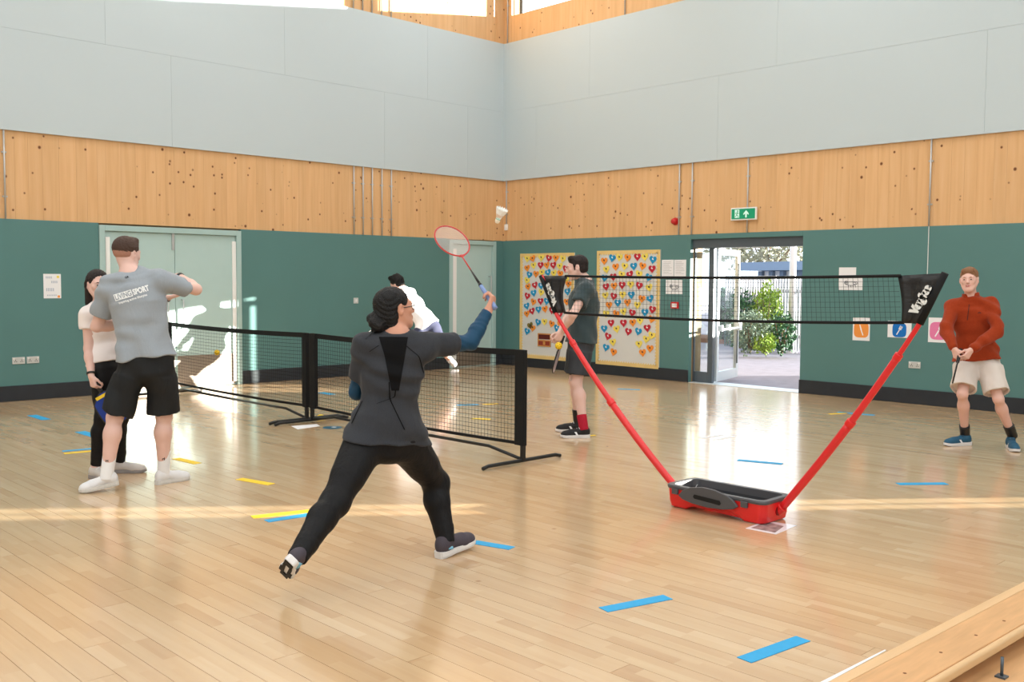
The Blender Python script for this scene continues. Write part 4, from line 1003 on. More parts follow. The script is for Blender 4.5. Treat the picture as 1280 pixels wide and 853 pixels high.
        pc = np.array([p[3] for p in s.p]); pr = np.array([p[4]+p[2]+.03 for p in s.p]); isu = np.array([p[1] == 'u' for p in s.p])
        sg = np.where(dc < 0, -1, 1).reshape(nb); V[:] = 1
        V[:-1, :-1, :-1] = np.repeat(np.repeat(np.repeat(sg, blk, 0), blk, 1), blk, 2)
        for (i, j, k), c, d in zip(ii, C, dc):
            if abs(d) > hd+.05: continue
            nearm = (np.linalg.norm(pc-c, axis=1) < pr+hd)
            if not (nearm & isu).any(): V[i*blk:(i+1)*blk+1, j*blk:(j+1)*blk+1, k*blk:(k+1)*blk+1] = 1; continue
            gx = ax[0][i*blk:(i+1)*blk+1]; gy = ax[1][j*blk:(j+1)*blk+1]; gz = ax[2][k*blk:(k+1)*blk+1]
            X = np.stack(np.meshgrid(gx, gy, gz, indexing='ij'), -1).reshape(-1, 3).astype(f32)
            V[i*blk:(i+1)*blk+1, j*blk:(j+1)*blk+1, k*blk:(k+1)*blk+1] = s.ev(X, nearm).reshape(len(gx), len(gy), len(gz))
        B = V < 0
        c8 = [B[dx:n[0]-1+dx, dy:n[1]-1+dy, dz:n[2]-1+dz] for dx in (0, 1) for dy in (0, 1) for dz in (0, 1)]
        al = c8[0].copy(); an = c8[0].copy()
        for q in c8[1:]: al &= q; an |= q
        act = an & ~al; idx = np.argwhere(act); vid = np.full(act.shape, -1, np.int32); vid[act] = np.arange(len(idx))
        acc = np.zeros((len(idx), 3)); cnt = np.zeros(len(idx))
        I, J, K = idx.T
        for axis in range(3):
            for o1 in (0, 1):
                for o2 in (0, 1):
                    o = [0, 0, 0]; oo = [q for q in range(3) if q != axis]; o[oo[0]] = o1; o[oo[1]] = o2
                    p0 = (I+o[0], J+o[1], K+o[2]); o[axis] = 1; p1 = (I+o[0], J+o[1], K+o[2]); v0, v1 = V[p0], V[p1]; msk = (v0 < 0) != (v1 < 0)
                    t = np.where(msk, v0/np.where(msk, v0-v1, 1), 0); pos = np.stack(p0, -1).astype(float); pos[:, axis] += t; acc += np.where(msk[:, None], pos, 0); cnt += msk
        P = lo+acc/np.maximum(cnt, 1)[:, None]*res
        quads = []
        for axis in range(3):
            a0 = [slice(1, -1)]*3; a1 = [slice(1, -1)]*3; a0[axis] = slice(0, -1); a1[axis] = slice(1, None)
            s0, s1 = B[tuple(a0)], B[tuple(a1)]; ch = np.argwhere(s0 != s1)
            if not len(ch): continue
            g = ch.copy(); g[:, [q for q in range(3) if q != axis]] += 1; ins = s0[tuple(ch.T)]
            u, w = [q for q in ((1, 2), (2, 0), (0, 1))[axis]]
            def cell(du, dw): h = g.copy(); h[:, u] += du; h[:, w] += dw; return vid[h[:, 0], h[:, 1], h[:, 2]]
            q = np.stack([cell(-1, -1), cell(0, -1), cell(0, 0), cell(-1, 0)], 1); q[~ins] = q[~ins][:, ::-1]; quads.append(q)
        if not quads: raise ValueError('empty surface '+name+str(n)+str((V < 0).sum()))
        Q = np.concatenate(quads); Q = Q[(Q >= 0).all(1)]
        me = bpy.data.meshes.new(name); me.vertices.add(len(P)); me.vertices.foreach_set('co', P.astype(f32).ravel())
        me.loops.add(len(Q)*4); me.loops.foreach_set('vertex_index', Q.ravel().astype(np.int32)); me.polygons.add(len(Q))
        me.polygons.foreach_set('loop_start', np.arange(len(Q), dtype=np.int32)*4); me.polygons.foreach_set('loop_total', np.full(len(Q), 4, np.int32))
        me.polygons.foreach_set('use_smooth', np.ones(len(Q), bool)); me.update(calc_edges=True); me.validate(); me.materials.append(m)
        return me
    def build(s, name, res, m, parent):
        o = bpy.data.objects.new(name, s.mesh(name, res, m)); COL.objects.link(o); setpar(o, parent); return o
def folds(amp, lam, dirv, seed=0.0, amp2=.4):
    k1 = unit(dirv)*2*math.pi/lam; g = np.random.default_rng(int(seed*10)+1); k2 = unit(g.normal(size=3))*2*math.pi/(lam*2.3); k3 = unit(g.normal(size=3))*2*math.pi/(lam*1.1); k4 = unit(g.normal(size=3))*2*math.pi/(lam*3.5)
    amp *= 1.35
    return lambda X: amp*(np.sin(X@k1+seed+1.6*np.sin(X@k2))*(.55+.45*np.sin(X@k4))+amp2*np.sin(X@k3+2*seed+1.3*np.sin(X@k1*.4)))
def strands(amp, lam, dirv, seed=0.0):
    a = unit(dirv); b = unit(np.cross(a, [.3, .5, .81])); c = np.cross(a, b)
    return lambda X: amp*(np.sin(X@b*2*math.pi/lam+2.0*np.sin(X@a*14+seed))+.6*np.sin(X@c*2*math.pi/(lam*.7)+1.7*np.sin(X@a*11+2*seed)))

def reach(par, px, py, L_, away=True):
    """the point on a pixel's ray at distance L_ from a joint"""
    d = unit(ray(px, py)); oc = CAMP-par; b = oc@d; q = b*b-(oc@oc-L_*L_)
    t = -b if q < 0 else (-b+math.sqrt(q) if away else -b-math.sqrt(q)); return CAMP+d*t
def hand(S_, wrist, d, n, side, sz=1.0, curl=(60, 75, 45), thumb=(35, 30), spread=4):
    """palm and five fingers; d = finger direction, n = palm normal, side = +1 when the thumb lies towards cross(n,d)"""
    d = unit(d); n = unit(n-d*(np.dot(n, d))); lat = np.cross(n, d)*side; w = np.asarray(wrist, float)
    kn = []
    for i, q in enumerate((.030, .010, -.011, -.029)):
        k = w+d*(.092, .096, .090, .080)[i]*sz+lat*q*sz; kn.append(k); S_.rc(w+lat*q*.55*sz+d*.012*sz, k, .0145*sz, .0115*sz, .012)
    for i, lens in enumerate(((.044, .026, .021), (.049, .030, .022), (.045, .028, .021), (.035, .021, .018))):
        p = kn[i]; a = 0.0; r = (.0088, .0090, .0086, .0076)[i]*sz
        for L_, c in zip(lens, curl):
            a += math.radians(c); dd = math.cos(a)*d+math.sin(a)*n+lat*math.sin(math.radians(spread*(1.5-i)))*.6; dd = unit(dd); q = p+dd*L_*sz; S_.rc(p, q, r, r*.92, .004); p = q; r *= .93
    b = w+d*.022*sz+lat*.026*sz; t1 = unit(d*.70+lat*.62+n*.35); p1 = b+t1*.040*sz; t2 = unit(d*.92+lat*.10+n*math.sin(math.radians(thumb[0]))); p2 = p1+t2*.032*sz; t3 = unit(d*.9-lat*.2+n*math.sin(math.radians(thumb[0]+thumb[1]))); p3 = p2+t3*.026*sz
    S_.rc(w+d*.015*sz+lat*.012*sz, p1, .017*sz, .0115*sz, .012); S_.rc(p1, p2, .0108*sz, .0096*sz, .004); S_.rc(p2, p3, .0096*sz, .0082*sz, .003)
    return dict(lat=lat, grip=w+d*.082*sz+n*.030*sz, n=n, d=d)
class Head:
    def __init__(s, c, f, u, sc=1.0):
        s.c = np.asarray(c, float); s.F = unit(f); s.U = unit(u-s.F*np.dot(u, s.F)); s.R = np.cross(s.F, s.U); s.s = sc; s.A = np.stack([s.R, s.F, s.U])
    def p(s, x, y, z): return s.c+s.s*(x*s.R+y*s.F+z*s.U)
    def skin(s, S_, neck, nr=.055, fem=False):
        p, k = s.p, s.s
        S_.ell(p(0, -.012, .035), s.A, np.array([.076, .096, .086])*k, .02); S_.ell(p(0, .028, -.022), s.A, np.array([.061, .066, .085])*k, .03)
        S_.rc(p(0, .04, -.078), p(0, .068, -.094), .033*k, .022*k, .03)
        for q in (-1, 1):
            S_.rc(p(q*.052, -.002, -.04), p(q*.022, .058, -.092), .02*k, .02*k, .03); S_.ell(p(q*.04, .062, -.016), s.A, np.array([.022, .018, .018])*k, .02)
        S_.rc(p(-.034, .080, .022), p(.034, .080, .022), .014*k, .014*k, .016)
        for q in (-1, 1): S_.ball(p(q*.031, .103, .002), .0165*k, .012, 's')
        S_.rc(p(0, .090, .014), p(0, .112, -.026), .008*k, .0125*k, .010); 
        for q in (-1, 1): S_.ball(p(q*.0115, .101, -.031), .0085*k, .006)
        for q in (-1, 1): S_.ell(p(q*.031, .082, .002), s.A, np.array([.017, .011, .010])*k, .004)
        S_.rc(p(-.018, .086, -.055), p(.018, .086, -.055), .0085*k, .0085*k, .008); S_.rc(p(-.014, .086, -.064), p(.014, .086, -.064), .009*k, .009*k, .008)
        for q in (-1, 1):
            S_.ell(p(q*.078, -.008, -.002), np.stack([unit(s.R*1+s.F*-.45*q), unit(s.F+s.R*.45*q), s.U]), np.array([.009, .020, .032])*k, .008)
            S_.ell(p(q*.087, -.004, .002), s.A, np.array([.006, .010, .016])*k, .004, 's')
        S_.rc(p(0, -.022, -.045), neck, nr*k, nr*1.12, .035)
    def face(s, parent, brow, lip, iris=(60, 40, 28)):
        p, k = s.p, s.s; mw = mat('eye_white', (226, 222, 218), .3); mi = mat('iris_%d' % iris[0], iris, .3)
        for q in (-1, 1):
            c = p(q*.031, .0812, .002)
            e = MB().lathe(c, s.F, [(-.012*k*math.cos(math.pi*j/8), max(.0003, .0112*k*math.sin(math.pi*j/8))) for j in range(9)], 12).build('eye', mw, parent, smooth=True)
            MB().lathe(c+s.F*.0108*k, s.F, [(0, .0066*k), (.0016*k, .005*k)], 10).build('iris', mi, e)
            MB().tube([p(q*.013, .0925, .0205), p(q*.030, .0935, .0245), p(q*.047, .083, .0185)], [.0034*k, .0038*k, .0022*k], 6).build('eyebrow', brow, parent, smooth=True)
        MB().tube([p(-.027, .0885, -.052), p(-.010, .0950, -.0562), p(.010, .0950, -.0562), p(.027, .0885, -.052)], [.002*k, .0042*k, .0042*k, .002*k], 6).tube([p(-.026, .0885, -.054), p(-.01, .0945, -.0650), p(.01, .0945, -.0650), p(.026, .0885, -.054)], [.002*k, .0046*k, .0046*k, .002*k], 6).build('lips', lip, parent, smooth=True)
def torso_rings(J, sc, female=False, off=0.0, t0=-.10, t1=1.04, depth=1.0):
    """sections from the pelvis to the shoulder line"""
    pm, sm = (J['lh']+J['rh'])/2, (J['ls']+J['rs'])/2; hx, sx = unit(J['rh']-J['lh']), unit(J['rs']-J['ls'])
    bend = J.get('bend', V3(0, 0, 0))
    if female: T = [(-.16, .150, .105), (0, .172, .118), (.22, .152, .105), (.45, .130, .092), (.72, .148, .108), (.90, .142, .092), (1.02, .105, .070), (1.10, .07, .055)]
    else: T = [(-.16, .148, .108), (0, .166, .118), (.22, .158, .112), (.45, .152, .106), (.74, .172, .120), (.92, .160, .104), (1.03, .115, .075), (1.10, .07, .058)]
    out = []
    for (t, a, b) in T:
        if t < t0-.001 or t > t1+.08: continue
        tt = min(max(t, 0), 1); R = unit(hx*(1-tt)+sx*tt); c = pm+(sm-pm)*t+bend*4*tt*(1-tt)*.25; Fv = unit(np.cross(sm-pm, R)); out.append((c, R, Fv, a*sc+off, b*sc*depth+off))
    return out
def body_skin(J, H, head, female=False, hands=None, girth=1.0, feet=True, legs=1.0, depth=1.0):
    sc = H/1.78*girth; S_ = Sdf(); S_.loft(torso_rings(J, sc, female, depth=depth), .02)
    for a in 'lr':
        s_, e, w, h, k, an = (J[a+q] for q in 'sewhka')
        S_.rc(J['neck'], s_, .048*sc, .05*sc, .05); S_.rc(s_, e, .050*sc, .039*sc, .03); S_.rc(e, e+(w-e)*.35, .040*sc, .041*sc, .02); S_.rc(e+(w-e)*.3, w, .040*sc, .026*sc, .02)
        S_.rc(h, k, .083*sc*legs, .051*sc*legs, .04); S_.rc(h+(k-h)*.15, h+(k-h)*.6, .083*sc*legs, .068*sc*legs, .03)
        S_.ball(k, .051*sc*legs, .02); fr = J.get(a+'kf'); back = -fr*.012 if fr is not None else 0
        S_.rc(k, k+(an-k)*.32+back, .046*sc*legs, .052*sc*legs, .02); S_.rc(k+(an-k)*.28+back, an, .055*sc*legs, .034*sc*legs, .03); S_.ball(an, .036*sc, .015)
        if feet and a+'t' in J: f = unit(J[a+'t']); S_.rc(an-[0, 0, .03], an+f*.12-[0, 0, .045], .03, .026, .02)
    head.skin(S_, J['neck'], .050 if not female else .045, female)
    out = {}
    for a in 'lr':
        if hands and a in hands: out[a] = hand(S_, J[a+'w'], *hands[a][:2], hands[a][2], H/1.78*.98, *hands[a][3:])
    return S_, out
def shirt(J, H, female=False, off=.018, hem=-.12, sleeve=.55, sl_r=(.07, .078), neck_r=.062, girth=1.0, hem_out=.01, fold=None, neckdir=None, depth=1.0, long=False, hipr=.098):
    sc = H/1.78*girth; S_ = Sdf(); rings = torso_rings(J, sc, female, off, -.02, depth=depth)
    pm, sm = (J['lh']+J['rh'])/2, (J['ls']+J['rs'])/2; ax = sm-pm
    rings = [q for q in rings if (q[0]-pm)@ax/(ax@ax) > hem+.03]; c, R, F, a, b = rings[0]
    if hem > 0: a, b = a+.008, b+.008
    rings = [(pm+ax*hem, R, F, a+hem_out, b+hem_out)]+[r for r in rings]
    S_.loft(rings, .02, flat=True)
    for q in 'lr':
        s_, e, w = J[q+'s'], J[q+'e'], J[q+'w']
        S_.rc(J['neck']-ax*.05, s_, .050*sc+off*.6, .055*sc+off, .06)
        if long:
            S_.rc(s_, e, .051*sc+off, .041*sc+off, .04); S_.rc(e, e+(w-e)*.9, .041*sc+off, .030*sc+off*.8, .03)
        else:
            d = unit(e-s_); end = s_+(e-s_)*sleeve; S_.ball(s_, sl_r[0]*sc, .04); S_.cc(s_, end, sl_r[0]*sc, sl_r[1]*sc, .03); S_.cc(end-d*.015, end+d*.05, sl_r[1]*sc-.017, sl_r[1]*sc-.012, .004, 's')
    if hipr:
        for q in 'lr': S_.rc(J[q+'h']+ax*.10, J[q+'h']+(J[q+'k']-J[q+'h'])*.2, hipr*sc*.9+off*.6, hipr*sc+off, .05)
    S_.plane(pm+ax*hem, -unit(ax), .006)
    nd = neckdir if neckdir is not None else unit(ax); S_.cc(J['neck']-nd*.035, J['neck']+nd*.2, neck_r*sc, neck_r*sc*1.25, .012, 's')
    if fold: S_.disp = fold
    return S_
def shorts(J, H, off=.02, leg=.8, r=(.105, .105), girth=1.0, top=.12, fold=None, female=False, depth=1.0, dirs=None):
    sc = H/1.78*girth; S_ = Sdf(); rings = [x for x in torso_rings(J, sc, female, off*.5, -.16, .3, depth=depth)][:3 if top > .1 else 2]
    S_.loft(rings, .03)
    for q in 'lr':
        h, k = J[q+'h'], J[q+'k']; end = h+(k-h)*leg; d = unit(k-h)
        S_.rc(h, h+(k-h)*.35, .090*sc, r[0]*sc*.97, .05); S_.cc(h+(k-h)*.3, end, r[0]*sc*.97, r[1]*sc, .04); S_.cc(end-d*.03, end+d*.06, r[1]*sc-.019, r[1]*sc-.014, .004, 's')
    if fold: S_.disp = fold
    return S_
def leggings(J, H, female=True, off=.006, girth=1.0, legs=1.0, to=.97, depth=1.0):
    sc = H/1.78*girth; S_ = Sdf(); S_.loft(torso_rings(J, sc, female, off, -.16, .25, depth=depth), .02)
    for q in 'lr':
        h, k, an = J[q+'h'], J[q+'k'], J[q+'a']; o = off; fr = J.get(q+'kf'); back = -fr*.014 if fr is not None else 0
        S_.rc(h, k, .083*sc*legs+o, .056*sc*legs+o, .04); S_.rc(h+(k-h)*.15, h+(k-h)*.6, .083*sc*legs+o, .068*sc*legs+o, .03); S_.ball(k, .056*sc*legs+o, .02)
        end = k+(an-k)*to; S_.rc(k, k+(an-k)*.32+back, .052*sc*legs+o, .055*sc*legs+o, .03); S_.rc(k+(an-k)*.28+back, k+(an-k)*.8, .055*sc*legs+o, .041*sc*legs+o, .02); S_.cc(k+(an-k)*.75, end, .042*sc*legs+o, .036*sc*legs+o, .01)
    return S_
def shoe(parent, heel, toe, up, m_up, m_sole, m_lace, sock=None, an=None, L_=None, tongue=None, accent=None, res=.005):
    """trainer from the heel point to the toe point (both on the sole), up = sole normal"""
    heel, toe = np.asarray(heel, float), np.asarray(toe, float); F = unit(toe-heel); U = unit(up-F*np.dot(up, F)); R = np.cross(F, U); L_ = np.linalg.norm(toe-heel); k = L_/.29
    if an is not None:
        # keep the collar round the ankle
        sft = np.asarray(an, float)-(heel+F*.225*L_); sft = sft-U*(sft@U); heel, toe = heel+sft, toe+sft; dz = max(0.0, -min(heel[2], toe[2])); heel, toe = heel+[0, 0, dz], toe+[0, 0, dz]
    p = lambda s, x, z: heel+F*s*L_+R*x*k+U*z*k
    S_ = Sdf(); A = np.stack([R, F, U])
    S_.ell(p(.14, 0, .060), A, np.array([.037, .045, .056])*k, .02); S_.rc(p(.18, 0, .066), p(.64, 0, .046), .037*k, .040*k, .03); S_.ell(p(.70, .002, .036), A, np.array([.046, .075, .040])*k, .02); S_.ell(p(.84, 0, .032), A, np.array([.041, .046, .034])*k, .02)
    S_.rc(p(.20, 0, .07), p(.23, 0, .102), .038*k, .037*k, .02)
    S_.plane(p(0, 0, .020), -U); S_.cc(p(.225, 0, .098), p(.225, 0, .18), .029*k, .034*k, .008, 's')
    sh = S_.build('shoe', res, m_up, parent)
    out = []
    prof = [(0, .018), (.02, .028), (.08, .036), (.2, .037), (.38, .034), (.55, .040), (.70, .047), (.82, .046), (.92, .036), (.98, .020), (1.0, .006)]
    for s, w in prof: out.append((s, w*1.04))
    poly = [(s, w) for s, w in out]+[(s, -w) for s, w in out[::-1]]
    mb = MB(); lift = lambda s: .012*max(0, (s-.75)/.25)**2
    bot = [p(s*1.03-.015, w*.94, lift(s)) for s, w in poly]; mid = [p(s*1.03-.015, w*1.03, .012+lift(s)) for s, w in poly]; top = [p(s*1.03-.015, w, .036-.009*s+lift(s)*.6) for s, w in poly]
    ring_loft(mb, [bot, mid, top]); mb.build('sole', m_sole, sh, smooth=False)
    lc = MB()
    for i in range(4):
        s = .36+i*.075; z = .107-.0125*i; lc.tube([p(s, -.026, z-.017), p(s+.01, 0, z-.001), p(s, .026, z-.017)], .0042*k, 5)
    lc.build('laces', m_lace, sh, smooth=True)
    if accent:
        for q in (-1, 1):
            me = MB(); me.prism([p(.40, q*.0405, .030), p(.47, q*.0415, .030), p(.54, q*.035, .062), p(.47, q*.034, .064)], R*q*.004*k); me.build('side_stripe', accent, sh)
    return sh
def sock(parent, an, kn, h, r, m, sc=1.0, foot=None):
    d = unit(kn-an); S_ = Sdf(); S_.cc(an-d*.055, an+d*h, r*.98, r*1.08, .01); return S_.build('sock', .006, m, parent)
def stick_on(target, poly_me, c, u, v, off, name, m, parent, direction):
    """lay a flat mesh onto a garment along a direction"""
    dg = None; bv = BVHTree.FromPolygons([q.co.copy() for q in target.data.vertices], [tuple(p.vertices) for p in target.data.polygons]); d = Vector(unit(direction)); c, u, v = (np.asarray(q, float) for q in (c, u, v))
    for q in poly_me.vertices:
        w = Vector(c+u*q.co[0]+v*q.co[1]); hit = bv.ray_cast(w-d*.6, d)
        q.co = (hit[0]-d*off) if hit[0] is not None else w
    poly_me.materials.clear(); poly_me.materials.append(m); o = bpy.data.objects.new(name, poly_me); COL.objects.link(o); setpar(o, parent); return o
def grid_poly(fn, n, mrows):
    vs = [fn(i/n, j/mrows) for j in range(mrows+1) for i in range(n+1)]; fs = [(j*(n+1)+i, j*(n+1)+i+1, (j+1)*(n+1)+i+1, (j+1)*(n+1)+i) for j in range(mrows) for i in range(n)]
    me = bpy.data.meshes.new('patch'); me.from_pydata([(x, y, 0) for x, y in vs], [], fs); return me
def cloth_bump(m, scale=11, strength=.3):
    # soft mid-scale creasing on a garment material
    nt = m.node_tree; b = nt.nodes['Principled BSDF']; g = node(nt, 'ShaderNodeNewGeometry'); mp = node(nt, 'ShaderNodeMapping'); mp.inputs['Scale'].default_value = (1, 1, .55)
    n1 = node(nt, 'ShaderNodeTexNoise', Scale=scale, Detail=2.0, Distortion=.5); nt.links.new(g.outputs['Position'], mp.inputs['Vector']); nt.links.new(mp.outputs[0], n1.inputs['Vector'])
    bp = node(nt, 'ShaderNodeBump', Strength=strength, Distance=.03); nt.links.new(n1.outputs['Fac'], bp.inputs['Height'])
    if b.inputs['Normal'].is_linked: nt.links.new(b.inputs['Normal'].links[0].from_socket, bp.inputs['Normal'])
    nt.links.new(bp.outputs[0], b.inputs['Normal']); return m
skin_a = mat('fair_skin', (225, 182, 168), .5, .35, sub=.08, var=.03, vscale=10)
skin_b = mat('light_skin', (224, 186, 174), .5, .35, sub=.08, var=.03, vscale=10)
skin_c = mat('tan_skin', (206, 150, 126), .5, .35, sub=.08, var=.03, vscale=10)
lip_m = mat('lip', (190, 110, 104), .45); 
hair_dark = mat('dark_brown_hair', (34, 24, 22), .55, .3, bump=.6, bscale=160); hair_black = mat('black_hair', (10, 9, 11), .5, .3, bump=.6, bscale=160); hair_brown = mat('short_brown_hair', (70, 50, 40), .55, .35, bump=.6, bscale=200); hair_fair = mat('fair_brown_hair', (138, 98, 68), .55, .35, bump=.6, bscale=200)
# ------------------------------------------------------------------ the people
def D(px, py, dep): return at_depth(px, py, dep)
RTV, AWY = unit(V3(_rt[0], _rt[1], 0)), unit(V3(_fw[0], _fw[1], 0)); UPV = V3(0, 0, 1.0)
def rep(nm, J):
    o = []
    for a in 'lr':
        for p, q in (('s', 'e'), ('e', 'w'), ('h', 'k'), ('k', 'a')): o.append('%s%s-%s %.2f' % (a, p, q, np.linalg.norm(J[a+p]-J[a+q])))
    print('BODY', nm, ' '.join(o), 'sh %.2f hip %.2f tor %.2f' % (np.linalg.norm(J['ls']-J['rs']), np.linalg.norm(J['lh']-J['rh']), np.linalg.norm((J['ls']+J['rs']-J['lh']-J['rh'])/2)), 'ank', np.round([J['la'][2], J['ra'][2]], 2))
# ---- woman lunging with the raised badminton racket
H = 1.65
J = dict(ls=D(457, 434, 5.25), rs=D(531, 433, 5.31), neck=D(496, 421, 5.27), lh=D(460, 546, 5.26), rh=D(502, 546, 5.32))
J['re'] = reach(J['rs'], 588, 428, .29, True); J['rw'] = reach(J['re'], 610.5, 388, .235, True)
J['le'] = reach(J['ls'], 446.5, 490, .285, True); J['lw'] = J['le']+unit(RTV*.55+AWY*.8+UPV*.15)*.24
J['lk'] = reach(J['lh'], 419, 628, .415, False); J['la'] = reach(J['lk'], 373, 695, .385, False)
J['rk'] = D(545, 604, 5.6); J['ra'] = D(557, 676, 5.52)
J['lkf'] = unit(AWY*.6+RTV*.6); J['rkf'] = unit(AWY*.5+RTV*.7)
rep('A', J)
pa = tag(empty('person', (J['la']+J['ra'])/2*[1, 1, 0]), 'person in charcoal tee, black leggings and blue arm sleeves lunging with a raised racket', 'person')
hA = Head(D(494, 387, 5.30), unit(RTV*.80+AWY*.58+UPV*.16), UPV-RTV*.06, .95)
rdir = unit(D(548.5, 272, 5.62)-D(620.5, 382.5, 5.44))
gd = J['rw']-J['re']
S_, hn = body_skin(J, H, hA, True, hands=dict(r=(unit(unit(gd)*.75+RTV*.05+UPV*.4), unit(-RTV*.7+AWY*.2+UPV*.1), 1, (62, 78, 42)), l=(unit(J['lw']-J['le']), RTV, -1, (30, 40, 30))), girth=1.06, legs=1.16)
S_.build('body', .0055, skin_c, pa)
hA.face(pa, hair_black, lip_m)
m_tee = mat('charcoal_heather', (56, 58, 63), .85, .12, var=.14, vscale=260, sheen=.08); m_legg = mat('black_lycra', (14, 14, 17), .6, .25, var=.06, vscale=30); m_bs = mat('blue_sleeve', (12, 62, 92), .6, .3, var=.05, vscale=30); m_blackp = mat('black_mesh_panel', (14, 14, 16), .85, .15)
cloth_bump(m_tee); cloth_bump(m_legg, 30, .2)
sA = shirt(J, H, True, .018, -.06, .66, (.062, .064), .056, 1.10, .012, folds(.005, .13, (RTV*.3+UPV), 2.0), hipr=.106).build('shirt', .007, m_tee, pa)
leggings(J, H, True, .008, 1.12, 1.14, 1.04).build('leggings', .007, m_legg, pa)
for q in 'lr':
    s_, e, w = J[q+'s'], J[q+'e'], J[q+'w']; a_ = Sdf(); sc = H/1.78*1.03; o = .005
    a_.rc(s_, e, .05*sc+o, .04*sc+o, .02); a_.rc(e, e+(w-e)*.35, .041*sc+o, .042*sc+o, .02); a_.cc(e+(w-e)*.3, e+(w-e)*.93, .041*sc+o, .029*sc+o, .015); a_.disp = folds(.0016, .045, w-e, 1.0); a_.build('arm_sleeve', .006, m_bs, pa)
# black yoke on the back of the tee and the seams
vw = unit(D(490, 470, 5.2)-CAMP)
def yoke(t, s):  # metres in the plane (RTV, UPV) around the point between the shoulders
    wl = np.interp(s, [0, .35, 1.0], [-.082, -.052, -.016]); wr = np.interp(s, [0, .35, 1.0], [.072, .056, .024]); return (wl+(wr-wl)*t, .045-s*.285)
stick_on(sA, grid_poly(yoke, 10, 26), D(493, 432, 5.2), RTV, UPV, .004, 'back_panel', m_blackp, sA, vw)
def line_on(tgt, pts, wd, name, m, par, dep=5.2):
    me = bpy.data.meshes.new('seam'); vs = []; fs = []; n = 14; P_ = [np.array(pts[0])+0.0]
    ts = np.linspace(0, len(pts)-1, n)
    for t in ts:
        i = min(int(t), len(pts)-2); q = np.array(pts[i])+(np.array(pts[i+1])-np.array(pts[i]))*(t-i); w0, w1 = D(q[0]-wd, q[1], dep), D(q[0]+wd, q[1], dep); vs += [w0, w1]
    for i in range(n-1): fs.append((2*i, 2*i+1, 2*i+3, 2*i+2))
    c = D(493, 432, dep); A_ = [(float((v-c)@RTV), float((v-c)@UPV), 0) for v in vs]; me.from_pydata(A_, [], fs)
    return stick_on(tgt, me, c, RTV, UPV, .003, name, m, par, vw)
for pts in ([(507, 432), (524, 446), (531, 470)], [(486, 478), (487, 500), (505, 538)], [(495, 478), (493, 497), (470, 505)], [(452, 502), (439, 530)], [(462, 440), (474, 432)]): line_on(sA, pts, .7, 'seam', m_blackp, sA)
# hair with low bun
hs = Sdf(); p = hA.p; kk = hA.s
hs.ell(p(0, -.022, .044), hA.A, np.array([.086, .104, .090])*kk, .02); hs.ell(p(0, -.055, -.02), hA.A, np.array([.074, .070, .075])*kk, .03)
hs.ell(p(.0, .095, -.045), hA.A, np.array([.085, .072, .10])*kk, .012, 's')
for q in (-1, 1): hs.ell(p(q*.082, .0, -.008), hA.A, np.array([.018, .028, .04])*kk, .01, 's')
for (x, y, z, r) in ((.0, -.12, -.055, .04), (-.03, -.135, -.03, .034), (.025, -.135, -.075, .033), (-.02, -.12, -.095, .036), (.01, -.15, -.05, .032), (.0, -.10, -.02, .04)): hs.ball(p(x, y, z), r*kk, .014)
hs.rc(p(0, -.07, -.05), p(0, -.06, -.125), .05, .038, .03); hs.rc(p(.04, -.05, -.04), p(.034, -.058, -.125), .030, .026, .02); hs.rc(p(-.04, -.05, -.04), p(-.034, -.058, -.125), .030, .026, .02); hs.disp = strands(.0022, .016, hA.F+hA.U*.4, 1.0); hs.build('hair', .0055, hair_black, pa)
wisp = MB()
for i in range(9):
    b0 = p(-.02+.012*i*.5, -.13-.004*i, -.08-.006*(i % 3)); wisp.tube([b0, b0-hA.F*.02*(1+i % 3)-hA.U*.03, b0-hA.F*.03*(1+i % 2)-hA.U*(.05+.008*i)], [.0018, .0013, .0006], 4)
wisp.build('loose_strands', hair_black, pa)
# glasses
gm = mat('black_glasses', (24, 24, 30), .3, .5); g_ = MB(); 
for q in (-1, 1):
    ct = [p(q*.031+.021*math.cos(t), .104-.006*abs(math.cos(t)), .0+.016*math.sin(t)) for t in np.linspace(0, 2*math.pi, 17)]; g_.tube(ct, .0024, 6); g_.tube([p(q*.053, .098, .005), p(q*.072, .05, .006), p(q*.080, -.005, .008)], .0024, 6)
g_.tube([p(-.010, .105, .004), p(.010, .105, .004)], .0024, 6); g_.build('glasses', gm, pa, smooth=True)
# shoes
m_sh1 = mat('grey_trainer_mesh', (78, 72, 80), .7, .2, bump=.15, bscale=220); m_s1 = mat('white_foam_sole', (226, 224, 224), .5); m_pink = mat('pink_laces', (226, 74, 100), .6); m_bsock = mat('sky_blue_sock', (130, 190, 220), .8)
hl, tl_ = on_floor(550, 690, .008), on_floor(592, 676, .008)
hl[2], tl_[2] = .004, .03
sh = shoe(pa, hl, tl_, UPV, m_sh1, m_s1, m_pink, an=J['ra']); sock(pa, J['ra'], J['rk'], .03, .036, m_bsock)
toe2 = on_floor(350, 730, .0); heel2 = J['la']+unit(J['la']-J['lk'])*.03-unit(RTV*.25+AWY*.75)*.055
toe2 = heel2+unit(toe2-heel2)*.262; toe2[2] = max(toe2[2], .012); heel2 = toe2+unit(heel2-toe2)*.262
upn = unit(np.cross(unit(toe2-heel2), np.cross(unit(J['lk']-J['la'])+RTV*.35+AWY*.5, unit(toe2-heel2))))
_sf = J['la']-(heel2+unit(toe2-heel2)*.225*.262); _sf = _sf-upn*(_sf@upn); heel2, toe2 = heel2+_sf, toe2+_sf
s2 = shoe(pa, heel2, toe2, upn, m_sh1, m_s1, m_pink); sock(pa, J['la'], J['lk'], .03, .037, m_bsock)
